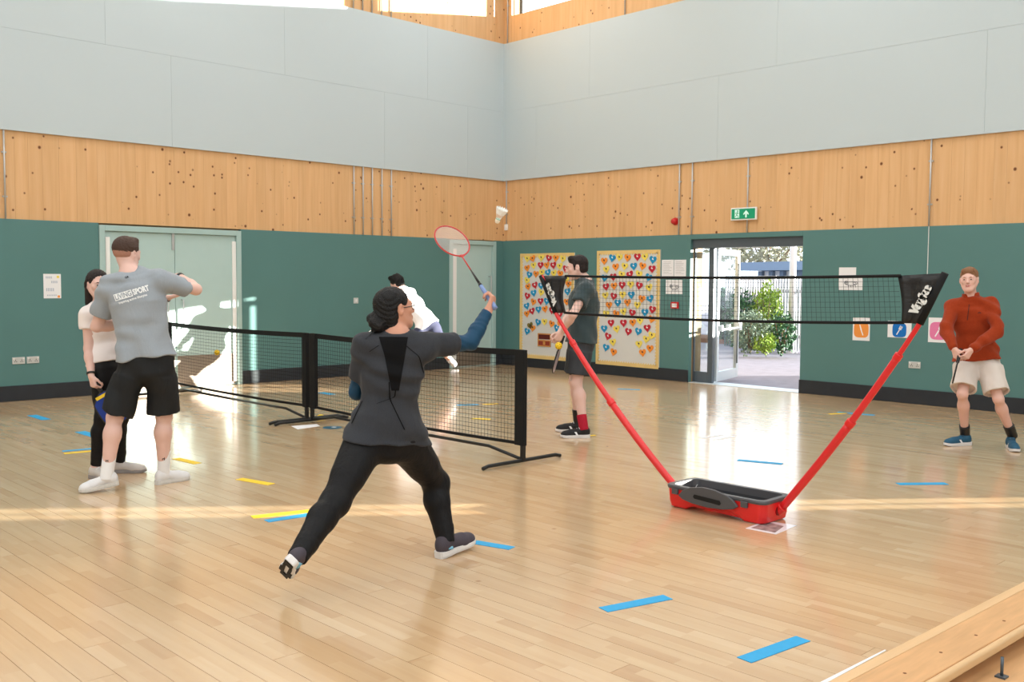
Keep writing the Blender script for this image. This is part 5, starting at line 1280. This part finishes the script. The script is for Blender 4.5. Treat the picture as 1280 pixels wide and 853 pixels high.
# dark rubber pads on the raised sole
F_, U_ = unit(toe2-heel2), upn; R_ = np.cross(F_, U_); pd = MB()
for (s, x, hw, hl_) in ((.14, 0, .026, .03), (.40, -.02, .009, .03), (.40, .02, .009, .03), (.66, -.024, .014, .035), (.66, .024, .014, .035), (.88, 0, .024, .022)): pd.obox(heel2+F_*s*.262+R_*x-U_*.001, R_*hw, F_*hl_, U_*.003)
pd.build('tread_pads', m_dark, s2)
# racket in the right hand
m_grip = mat('lavender_grip', (128, 150, 196), .7); m_rfr = mat('red_racket_frame', (196, 52, 48), .3, .5); m_rblk = mat('black_shaft', (26, 24, 26), .3, .5); m_rs = mat('white_strings', (236, 226, 222), .5)
G = hn['r']['grip']; bt_, tip = D(620.5, 383, depth_of(G)-.03), None
ax_ = unit(D(549, 271.5, depth_of(G)+.32)-bt_); bt_ = G-ax_*.085; RL = .67
rk = tag(empty('badminton_racket', bt_), 'red-framed badminton racket with lavender grip raised overhead', 'racket')
MB().tube([bt_, bt_+ax_*.012, bt_+ax_*.16, bt_+ax_*.18], [.0165, .0145, .0130, .0115], 10).build('grip', m_grip, rk, smooth=True)
MB().tube([bt_+ax_*.18, bt_+ax_*.20], [.0125, .008], 10).build('cone', m_rblk, rk, smooth=True)
MB().tube([bt_+ax_*.20, bt_+ax_*.31], [.008, .0042], 8).build('shaft', m_rblk, rk, smooth=True); MB().tube([bt_+ax_*.30, bt_+ax_*.435], .0042, 8).build('shaft', m_rfr, rk, smooth=True)
nrm = unit(np.cross(ax_, unit(ray(565, 290)))); # in-plane direction seen by the camera
fc = unit(np.cross(ax_, nrm)); lat_ = unit(nrm*.72+fc*.55); hc = bt_+ax_*.552; ha, hb_ = .125, .101
fn = lambda t: hc+ax_*ha*math.cos(t)+lat_*hb_*math.sin(t)
MB().tube([fn(t) for t in np.linspace(0, 2*math.pi, 49)], .0048, 7).build('head_frame', m_rfr, rk, smooth=True)
st = MB()
for i in range(-9, 10):
    q = i/10*hb_; h = ha*math.sqrt(max(0, 1-(i/10)**2)); st.tube([hc+lat_*q-ax_*h, hc+lat_*q+ax_*h], .0011, 3)
for i in range(-11, 12):
    q = i/12*ha; h = hb_*math.sqrt(max(0, 1-(i/12)**2)); st.tube([hc+ax_*q-lat_*h, hc+ax_*q+lat_*h], .0011, 3)
o = st.build('strings', m_rs, rk); o['kind'] = 'stuff'
MB().tube([bt_+ax_*.425-lat_*.02, bt_+ax_*.418, bt_+ax_*.425+lat_*.02], .005, 6).build('throat', m_rfr, rk, smooth=True)
# ---- man in the grey tee, seen from behind
H = 1.84
J = dict(ls=D(137, 359, 7.20), rs=D(199, 352, 7.26), neck=D(163, 342, 7.24), lh=D(169, 451, 7.20), rh=D(199, 450, 7.25))
J['re'] = reach(J['rs'], 245, 362, .33, True); J['rw'] = reach(J['re'], 224, 345.5, .25, True)
J['le'] = reach(J['ls'], 121, 408, .33, True); J['lw'] = J['le']+unit(RTV*.72+AWY*.66+UPV*.05)*.26
J['lk'] = D(143.5, 522, 7.18); J['la'] = D(134, 591, 7.14); J['rk'] = D(205, 520, 7.36); J['ra'] = D(204.5, 588, 7.42)
J['lkf'] = unit(AWY-RTV*.3); J['rkf'] = unit(AWY+RTV*.3)
rep('B', J)
pb_ = tag(empty('person', (J['la']+J['ra'])/2*[1, 1, 0]), 'person in grey printed tee and black shorts seen from behind with one elbow raised', 'person')
hB = Head(D(158.5, 318, 7.27), unit(RTV*.42+AWY*.9-UPV*.05), UPV+RTV*.02, 1.0)
S_, hn = body_skin(J, H, hB, hands=dict(r=(unit(-RTV*.75+AWY*.6+UPV*.1), -UPV, -1, (35, 45, 30)), l=(unit(RTV*.7+AWY*.6), UPV, -1, (35, 45, 30))), girth=1.02, legs=1.05)
S_.build('body', .0065, skin_b, pb_); hB.face(pb_, hair_brown, lip_m)
m_gt = mat('grey_tee', (150, 158, 166), .8, .15, var=.05, vscale=200, sheen=.15); m_bsh = mat('black_shorts', (30, 32, 34), .7, .25, var=.05, vscale=20)
cloth_bump(m_gt); cloth_bump(m_bsh)
sB = shirt(J, H, False, .022, .02, .70, (.070, .076), .060, 1.02, .006, folds(.007, .16, unit(RTV*.5+UPV), 1.3)).build('shirt', .0075, m_gt, pb_)
sb = Sdf(); shB = shorts(J, H, .022, .93, (.108, .112), 1.0, fold=folds(.005, .2, unit(RTV+UPV*.3), 4.0)).build('shorts', .0075, m_bsh, pb_)
vw = unit(D(175, 385, 7.1)-CAMP); m_wp = mat('white_shirt_print', (236, 238, 238), .7)
u_ = unit(RTV*.955+UPV*.295); v_ = unit(np.cross(u_, vw)); v_ = v_ if v_[2] > 0 else -v_
cB = D(164.5, 366.5, 7.1)
# print: white block with LIVING knocked out in grey, SPORT in white, small strapline
w2 = .128; stick_on(sB, grid_poly(lambda t, s: (-.13+.133*t, -.024+.05*s), 12, 5), cB, u_, v_, .004, 'print_block', m_wp, sB, vw)
def tmesh(txt, size, dx, dy, bold, fit=None):
    me = text_mesh(txt, size, bold=bold, align='LEFT')
    if fit:
        x0 = min(q.co.x for q in me.vertices); x1 = max(q.co.x for q in me.vertices)
        for q in me.vertices: q.co.x = (q.co.x-x0)*fit/(x1-x0)
    for q in me.vertices: q.co.x += dx; q.co.y += dy
    return me
stick_on(sB, tmesh('LIVING', .052, -.124, -.0, .0012, .121), cB, u_, v_, .0055, 'print_living', m_gt, sB, vw)
stick_on(sB, tmesh('SPORT', .056, .010, -.0, .0026, .122), cB, u_, v_, .005, 'print_sport', m_wp, sB, vw)
stick_on(sB, tmesh('inspiring active lifestyles', .0235, -.112, -.043, .0006, .215), cB, u_, v_, .005, 'print_strapline', m_wp, sB, vw)
m_lg = mat('black_logo', (20, 20, 22), .6)
stick_on(sB, tmesh('UA', .02, -.014, 0, .001), D(158.5, 346.5, 7.1), u_, v_, .005, 'neck_label', m_lg, sB, vw)
# cropped hair, faded at the nape
hs = Sdf(); p = hB.p
hs.ell(p(0, -.016, .047), hB.A, np.array([.083, .102, .088]), .02); hs.rc(p(-.03, .05, .104), p(.03, .05, .104), .022, .022, .03)
hs.plane(p(0, -.09, .0), -unit(hB.U*1+hB.F*.12), .02); hs.ell(p(0, .125, .02), hB.A, np.array([.08, .06, .075]), .012, 's')
hs.disp = strands(.0022, .014, hB.F, 2.0); hs.build('hair', .006, hair_brown, pb_)
fd = Sdf(); fd.ell(p(0, -.015, .028), hB.A, np.array([.0785, .0985, .084]), .02); fd.plane(p(0, -.09, -.035), -unit(hB.U+hB.F*.1), .02); fd.ell(p(0, .115, -.02), hB.A, np.array([.10, .085, .11]), .012, 's')
for q in (-1, 1): fd.ell(p(q*.082, -.004, -.002), hB.A, np.array([.016, .024, .036]), .01, 's')
fd.build('faded_hair', .006, mat('faded_stubble', (168, 124, 106), .7, .2, var=.1, vscale=120), pb_)
bd = Sdf(); bd.rc(p(.056, .0, -.045), p(.026, .06, -.098), .0215, .0225, .02); bd.rc(p(-.056, .0, -.045), p(-.026, .06, -.098), .0215, .0225, .02); bd.rc(p(.026, .06, -.098), p(-.026, .06, -.098), .0225, .0225, .02); bd.build('beard', .006, mat('short_beard', (120, 84, 68), .7, .2, var=.15, vscale=160), pb_)
# watch
wa = J['re']+(J['rw']-J['re'])*.94; wd_ = unit(J['rw']-J['re']); MB().lathe(wa, wd_, [(-.013, .031), (-.011, .034), (.011, .034), (.013, .031)], 18).build('watch', m_blk, pb_, smooth=True)
# socks and white trainers
m_ws = mat('white_sock', (236, 236, 238), .85); m_wt = mat('white_trainer', (226, 226, 228), .6, .3, bump=.15, bscale=180); m_wso = mat('off_white_sole', (214, 212, 208), .5)
for q in 'lr':
    s = sock(pb_, J[q+'a'], J[q+'k'], .155, .045, m_ws); vv = unit(J[q+'a']-CAMP)
    stick_on(s, tmesh('H', .03, -.011, 0, .0012), J[q+'a']+UPV*.085-vv*.06, RTV, UPV, .002, 'sock_logo', m_lg, s, vv)
tl_ = on_floor(108, 618, .0); hl = tl_+unit(RTV*.86+AWY*.4)*.262; hl[2] = .045; tl_[2] = .002
shoe(pb_, hl, tl_, UPV+RTV*.1, m_wt, m_wso, m_ws, an=J['la'])
hl = on_floor(195, 605.5); tl_ = hl+unit(RTV*.64+AWY*.77)*.28
shoe(pb_, hl, tl_, UPV, m_wt, m_wso, m_ws, an=J['ra'])
# ---- woman beside him with the blue paddle
H = 1.63
J = dict(rs=D(110, 394, 7.52), ls=D(139, 391, 7.76), neck=D(126, 381, 7.64), rh=D(128, 462, 7.55), lh=D(146, 461, 7.66))
J['re'] = D(111, 436, 7.5); J['rw'] = D(114, 470, 7.42); J['le'] = D(176, 398, 7.86); J['lw'] = D(210, 372.5, 7.80)
J['rk'] = D(129, 522, 7.52); J['ra'] = D(119.5, 583, 7.58); J['lk'] = D(151, 521, 7.7); J['la'] = D(150, 578, 7.82)
J['rkf'] = unit(RTV); J['lkf'] = unit(RTV)
rep('C', J)
pc_ = tag(empty('person', (J['la']+J['ra'])/2*[1, 1, 0]), 'person with long dark hair in white tee and black leggings holding a blue paddle', 'person')
hC = Head(D(122.5, 357, 7.58), unit(RTV*.62-AWY*.76), UPV, .94)
S_, hn = body_skin(J, H, hC, True, hands=dict(r=(unit(-UPV*.9+RTV*.25-AWY*.1), unit(RTV*.5+AWY*.7), -1, (60, 70, 45)), l=(unit(RTV*.8+UPV*.2), UPV, 1, (20, 30, 25))), girth=.98)
S_.build('body', .0065, skin_b, pc_); hC.face(pc_, hair_dark, lip_m)
m_wtee = mat('white_tee', (234, 226, 224), .8, .15, sheen=.15)
cloth_bump(m_wtee)
shirt(J, H, True, .016, .10, .42, (.062, .068), .054, 1.0, .008, folds(.005, .15, unit(UPV+RTV*.3), 3.1)).build('shirt', .0075, m_wtee, pc_)
leggings(J, H, True, .006, 1.02, 1.0, .98).build('leggings', .0075, m_legg, pc_)
hs = Sdf(); p = hC.p
hs.ell(p(0, -.02, .043), hC.A, np.array([.086, .104, .092])*.94, .02); hs.rc(p(0, -.07, -.01), p(.01, -.095, -.17), .07, .05, .04); hs.rc(p(.01, -.095, -.15), p(.015, -.085, -.235), .055, .032, .03)
for q in (-1, 1): hs.rc(p(q*.062, -.03, .02), p(q*.058, -.055, -.15), .03, .026, .02)
hs.ell(p(0, .10, -.035), hC.A, np.array([.078, .082, .108]), .012, 's'); hs.ell(p(.08, .004, -.004), hC.A, np.array([.018, .022, .034]), .008, 's')
hs.disp = strands(.0024, .016, UPV, 1.0); hs.build('hair', .0065, hair_dark, pc_)
MB().lathe(J['rw']+unit(J['re']-J['rw'])*.02, J['re']-J['rw'], [(-.008, .030), (-.006, .033), (.006, .033), (.008, .030)], 16).build('wrist_band', m_blk, pc_, smooth=True)
MB().lathe(J['lw']+unit(J['le']-J['lw'])*.01, J['le']-J['lw'], [(-.006, .029), (-.005, .032), (.005, .032), (.006, .029)], 16).build('bracelet', mat('grey_bracelet', (110, 106, 104), .5), pc_, smooth=True)
m_gs = mat('grey_white_trainer', (206, 200, 196), .65, .3, bump=.15, bscale=180); m_gso = mat('grey_sole', (150, 146, 146), .6)
hl = on_floor(108, 594); tl_ = hl+unit(RTV*.75-AWY*.4)*.255; shoe(pc_, hl, tl_, UPV, m_gs, m_gso, m_ws, an=J['ra'], res=.006)
hl = on_floor(140, 590.5); tl_ = hl+unit(RTV*.97+AWY*.1)*.26; shoe(pc_, hl, tl_, UPV, m_gs, m_gso, m_ws, an=J['la'], res=.006)
# paddle
def paddle(G, dirv, lat, names, label, mface, medge, mgrip, hw=.098, hl=.135, mrim=None):
    dirv = unit(dirv); lat = unit(lat-dirv*np.dot(lat, dirv)); nn = np.cross(dirv, lat); b = G-dirv*.065
    e = tag(empty('paddle', b), label, 'paddle')
    MB().tube([b, b+dirv*.006, b+dirv*.125, b+dirv*.135], [.019, .0165, .0155, .014], 10).build('grip', mgrip, e, smooth=True)
    MB().lathe(b, -dirv, [(-.004, .018), (.003, .018)], 12).build('butt_cap', mgrip, e)
    c = b+dirv*(.135+hl+.0); pts = []
    for k in range(36):
        t = 2*math.pi*k/36; x, y = math.cos(t), math.sin(t); n_ = 3.4; q = (abs(x)**n_+abs(y)**n_)**(-1/n_); X, Y = x*q*hl, y*q*hw
        if X < -hl*.55: Y *= 1-.55*((-X-hl*.55)/(hl*.45))
        pts.append(c+dirv*X+lat*Y)
    MB().prism([q-nn*.006 for q in pts], nn*.012).build('blade', mface, e)
    ed = MB(); ed.tube(pts+[pts[0]], .0075, 6); ed.build('edge_guard', medge, e, smooth=True)
    if mrim:
        yl = MB()
        for s in (-1, 1): yl.obox(c-dirv*hl*.80+nn*s*.0068, dirv*.012, lat*hw*.62, nn*.0012)
        yl.build('yellow_band', mrim, e)
    return e
hd2 = hn['r']; paddle(hd2['grip'], unit(D(141, 520, 7.42)-D(115, 479, 7.42)), unit(D(155, 500, 7.46)-D(124, 521, 7.42)), None, 'blue paddle with a yellow band and black grip held low', mat('royal_blue_face', (16, 52, 140), .5), m_blk, m_blk, mrim=m_my)
# ---- man lunging far behind the net
H = 1.76
J = dict(ls=D(500, 371, 14.2), rs=D(513, 367, 14.5), neck=D(505, 363, 14.35), lh=D(533, 409, 14.25), rh=D(541, 408, 14.38))
J['le'] = D(490, 392, 14.1); J['lw'] = D(476, 405, 14.0); J['re'] = D(500, 393, 14.6); J['rw'] = D(484, 400, 14.55)
J['rk'] = reach(J['rh'], 548, 434, .42, False); J['ra'] = D(566, 454, 14.28); J['lk'] = D(506, 437, 14.05); J['la'] = D(509, 476.5, 14.25)
J['rkf'] = unit(-RTV); J['lkf'] = unit(-RTV)
rep('D', J)
pd_ = tag(empty('person', (J['la']+J['ra'])/2*[1, 1, 0]), 'person in white tee and navy shorts lunging beyond the black nets', 'person')
hD = Head(D(496.5, 355.5, 14.3), unit(-RTV*.85+AWY*.45-UPV*.25), UPV-RTV*.25, 1.0)
S_, hn = body_skin(J, H, hD, hands=dict(r=(unit(-RTV+UPV*-.1), -UPV, 1, (40, 50, 30)), l=(unit(-RTV-UPV*.3), -UPV, -1, (60, 70, 40))))
S_.build('body', .009, skin_a, pd_); hD.face(pd_, hair_black, lip_m)
shirt(J, H, False, .022, .0, .6, (.072, .080), .06, 1.0, .01, folds(.006, .18, UPV, 2.2)).build('shirt', .010, mat('bright_white_tee', (240, 240, 242), .8, .15), pd_)
shorts(J, H, .022, .85, (.11, .115), 1.0, fold=folds(.004, .2, RTV, 1.0)).build('shorts', .010, mat('navy_shorts', (52, 56, 78), .7, .2), pd_)
hs = Sdf(); p = hD.p; hs.ell(p(0, -.016, .048), hD.A, np.array([.088, .106, .092]), .02)
for i in range(9): hs.ball(p(.05*math.cos(i*2.4), .02+.06*math.sin(i*2.4), .105+.01*(i % 3)), .03, .02)
hs.ell(p(0, -.046, -.005), hD.A, np.array([.076, .064, .06]), .02); hs.plane(p(0, -.09, -.04), -unit(hD.U+hD.F*.2), .02); hs.ell(p(0, .115, -.01), hD.A, np.array([.085, .07, .085]), .012, 's'); hs.disp = strands(.004, .03, hD.F, 2.0); hs.build('hair', .009, hair_black, pd_)
toe = on_floor(574.5, 481.5); up_ = J['ra']-toe; hl = toe+unit(J['ra']+RTV*.07-UPV*.02-toe)*.28
shoe(pd_, hl, toe, unit(-RTV*.9+UPV*.3), m_wt, m_wso, m_ws, res=.008)
hl = J['la']*[1, 1, 0]+RTV*.06; shoe(pd_, hl, hl-RTV*.28, UPV, m_wt, m_wso, m_ws, res=.008)
for q in 'lr': sock(pd_, J[q+'a'], J[q+'k'], .09, .043, m_ws)
paddle(hn['l']['grip'], unit(-RTV*.8-UPV*.5), AWY, None, 'dark paddle held by the far lunging person', m_cgi, m_blk, m_blk)
# ---- man in the dark green tee, in profile
H = 1.80
J = dict(ls=D(732, 363, 9.70), rs=D(729, 362, 10.05), neck=D(732, 352, 9.88), lh=D(728, 425, 9.80), rh=D(725, 425, 9.97), bend=RTV*.03)
J['le'] = reach(J['ls'], 716.5, 393, .32, False); J['lw'] = D(702.5, 415, 9.72); J['re'] = D(712, 393, 10.12); J['rw'] = D(699, 417, 9.92)
J['lk'] = D(720.5, 480, 9.78); J['la'] = D(729, 531, 9.72); J['rk'] = D(718, 477, 10.0); J['ra'] = D(722, 523, 10.1)
J['lkf'] = -RTV; J['rkf'] = -RTV
rep('E', J)
pe_ = tag(empty('person', (J['la']+J['ra'])/2*[1, 1, 0]), 'person in dark green tee and dark shorts standing in profile by the notice boards', 'person')
hE = Head(D(721.5, 335, 9.87), unit(-RTV*.98+AWY*.12-UPV*.1), UPV, 1.0)
S_, hn = body_skin(J, H, hE, hands=dict(l=(unit(-RTV*.45-UPV*.8+AWY*.1), unit(AWY*.8-UPV*.1-RTV*.2), 1, (50, 60, 40)), r=(unit(-RTV*.5-UPV*.7-AWY*.2), unit(-AWY*.8), -1, (50, 60, 40))), legs=1.05, depth=1.05)
S_.build('body', .0065, skin_b, pe_); hE.face(pe_, hair_dark, lip_m)
sE = shirt(J, H, False, .020, -.06, .58, (.070, .080), .058, 1.02, .006, folds(.005, .17, unit(UPV*.7+RTV), 5.0), depth=1.12).build('shirt', .0075, cloth_bump(mat('dark_green_tee', (56, 70, 74), .8, .15, var=.05, vscale=100, sheen=.2)), pe_)
shorts(J, H, .022, .80, (.11, .118), 1.0, fold=folds(.004, .2, RTV, 2.0), depth=1.1).build('shorts', .0075, cloth_bump(mat('charcoal_shorts', (58, 60, 64), .7, .2, var=.05, vscale=20)), pe_)
hs = Sdf(); p = hE.p
hs.ell(p(0, -.018, .047), hE.A, np.array([.080, .099, .084]), .02); hs.rc(p(-.035, .058, .098), p(.035, .058, .098), .026, .026, .03)
hs.ell(p(0, -.046, -.012), hE.A, np.array([.074, .064, .064]), .02)
for q in (-1, 1): hs.rc(p(q*.073, .022, .03), p(q*.072, .022, -.02), .012, .007, .01)
hs.plane(p(0, -.09, -.055), -unit(hE.U+hE.F*.28), .02); hs.ell(p(0, .12, .005), hE.A, np.array([.085, .062, .078]), .012, 's')
for q in (-1, 1): hs.ell(p(q*.082, -.002, -.01), hE.A, np.array([.016, .022, .038]), .008, 's')
hs.disp = strands(.0016, .016, hE.F, 2.0); hs.build('hair', .006, hair_dark, pe_)
m_rsk = mat('red_sock', (176, 36, 56), .8, .15, var=.15, vscale=60); m_bts = mat('black_trainer', (34, 34, 36), .6, .3, bump=.15, bscale=200); m_gacc = mat('grey_heel', (120, 122, 124), .5)
sock(pe_, J['la'], J['lk'], .10, .046, m_rsk); sock(pe_, J['ra'], J['rk'], .10, .046, m_blk)
hl = on_floor(735, 545.5); s = shoe(pe_, hl, hl-unit(RTV*.99+AWY*.05)*.288, UPV, m_bts, m_s1, m_ws, accent=m_paper, an=J['la'], res=.006)
hl = on_floor(730, 535.5); shoe(pe_, hl, hl-unit(RTV*.99)*.288, UPV, m_bts, m_s1, m_ws, accent=m_paper, an=J['ra'], res=.006)
bc = D(698.3, 432.5, 9.66); pickleball(bc, 'yellow perforated ball held by the person in the dark green tee')
paddle(D(702, 428, 9.78), unit(D(692.5, 461, 9.72)-D(701.5, 431, 9.78)), unit(unit(bc-CAMP)+RTV*.14), None, 'pale patterned paddle held down by the person in the dark green tee', mat('pink_grey_face', (196, 180, 186), .4, var=.3, vscale=18), m_blk, m_blk, hw=.095, hl=.125)
# ---- man in the rust fleece
H = 1.74
J = dict(rs=D(1191.5, 384, 9.36), ls=D(1239, 382, 9.22), neck=D(1214, 376, 9.30), rh=D(1209, 446, 9.36), lh=D(1233, 446, 9.28), bend=AWY*.03)
J['re'] = reach(J['rs'], 1182.5, 412, .29, False); J['rw'] = reach(J['re'], 1192.5, 436, .25, False); J['le'] = reach(J['ls'], 1246.5, 413, .29, False); J['lw'] = D(1214, 437.5, 8.98)
J['rk'] = reach(J['rh'], 1203, 493, .42, False); J['ra'] = D(1206, 541, 9.42); J['lk'] = reach(J['lh'], 1248, 499, .44, False); J['la'] = D(1264, 541, 9.24)
J['rkf'] = unit(-AWY*.7-RTV*.5); J['lkf'] = unit(-AWY)
rep('F', J)
pf_ = tag(empty('person', (J['la']+J['ra'])/2*[1, 1, 0]), 'person in rust orange half-zip fleece and pale shorts gripping a paddle', 'person')
hF = Head(D(1211.5, 350.5, 9.24), unit(-RTV*.55-AWY*.83+UPV*.05), UPV-RTV*.06, .97)
S_, hn = body_skin(J, H, hF, hands=dict(r=(unit(RTV*.25-UPV*.85-AWY*.25), unit(RTV*.7+AWY*.4), -1, (55, 65, 40)), l=(unit(-RTV*.55-UPV*.7-AWY*.2), unit(-RTV*.4+AWY*.7), 1, (55, 65, 40))), legs=.95, girth=.96)
S_.build('body', .006, skin_a, pf_); hF.face(pf_, hair_fair, lip_m); MB().tube([hF.p(-.019, .0885, -.0585), hF.p(0, .0965, -.0605), hF.p(.019, .0885, -.0585)], [.0012, .0026, .0012], 6).build('teeth', mat('teeth', (236, 230, 222), .3), pf_, smooth=True)
m_fl = mat('rust_fleece', (150, 56, 26), .9, .1, var=.08, vscale=60, sheen=.1, bump=.2, bscale=150)
cloth_bump(m_fl, 9, .35)
sF = shirt(J, H, False, .017, -.05, .6, (.07, .08), .058, 1.0, .012, folds(.007, .15, unit(UPV+RTV*.4), 2.7), long=True, hipr=.108).build('fleece', .0075, m_fl, pf_)
nd = unit(J['neck']-(J['lh']+J['rh'])/2)
co = Sdf(); ct = J['neck']+nd*.0; hd_f = unit(-RTV*.4-AWY*.9); co.cc(ct-nd*.02, ct+nd*.072, .086, .074, .006); co.cc(ct-nd*.05, ct+nd*.1, .070, .059, .004, 's'); co.rc(ct+hd_f*.075+nd*.10, ct+hd_f*.09-nd*.01, .052, .012, .01, 's'); co.build('collar', .006, m_fl, sF)
bt_ = Sdf(); bt_.cc(ct-nd*.07, ct+nd*.022, .072, .060, .006); bt_.build('base_layer', .007, m_blk, pf_)
vw = unit(D(1212, 400, 9.1)-CAMP)
cz = D(1211.5, 380, 9.0)
me = grid_poly(lambda t, s: (-.004+.008*t-.012*s, -s*.15), 1, 10); stick_on(sF, me, cz, RTV, UPV, .004, 'zip', mat('dark_zip', (78, 30, 14), .5), sF, vw)
me = grid_poly(lambda t, s: (.0+.03*t, -s*.008+.006*math.sin(3*t)), 4, 1); stick_on(sF, me, D(1222.5, 391, 9.0), RTV, UPV, .004, 'chest_logo', mat('dark_logo', (70, 30, 16), .6), sF, vw)
shF = shorts(J, H, .018, .86, (.108, .118), 1.0, top=0.0, fold=folds(.006, .16, unit(RTV+UPV*.5), 3.0)).build('shorts', .0075, cloth_bump(mat('stone_shorts', (216, 206, 198), .8, .15, var=.03, vscale=10), 9, .35), pf_)
hs = Sdf(); p = hF.p
hs.ell(p(0, -.016, .046), hF.A, np.array([.082, .100, .087])*.97, .02); hs.rc(p(-.03, .062, .090), p(.04, .064, .092), .020, .018, .03)
hs.plane(p(0, -.09, -.035), -unit(hF.U+hF.F*.2), .02); hs.ell(p(0, .12, .0), hF.A, np.array([.083, .056, .082]), .01, 's')
for q in (-1, 1): hs.ell(p(q*.082, .002, -.006), hF.A, np.array([.016, .024, .036]), .008, 's')
hs.disp = strands(.002, .014, hF.F, 2.0); hs.build('hair', .006, hair_fair, pf_)
m_tt = mat('teal_trainer', (40, 88, 116), .6, .3, bump=.15, bscale=200)
for q in 'lr': sock(pf_, J[q+'a'], J[q+'k'], .09, .045, m_blk)
hl = on_floor(1214.5, 556); shoe(pf_, hl, hl+unit(-RTV*.95-AWY*.25)*.285, UPV, m_tt, m_s1, m_blk, accent=m_paper, an=J['ra'], res=.006)
hl = on_floor(1268, 554.5); shoe(pf_, hl, hl+unit(-RTV*.25-AWY*.95)*.28, UPV, m_tt, m_s1, m_blk, accent=m_paper, an=J['la'], res=.006)
G = D(1199, 445, 9.0)
paddle(G, unit(D(1192, 476.5, 8.93)-D(1199.5, 446, 9.0)), unit(G-CAMP), None, 'white-faced paddle with black edge held by the person in the rust fleece', m_paper, m_blk, m_blk, hw=.085, hl=.095)
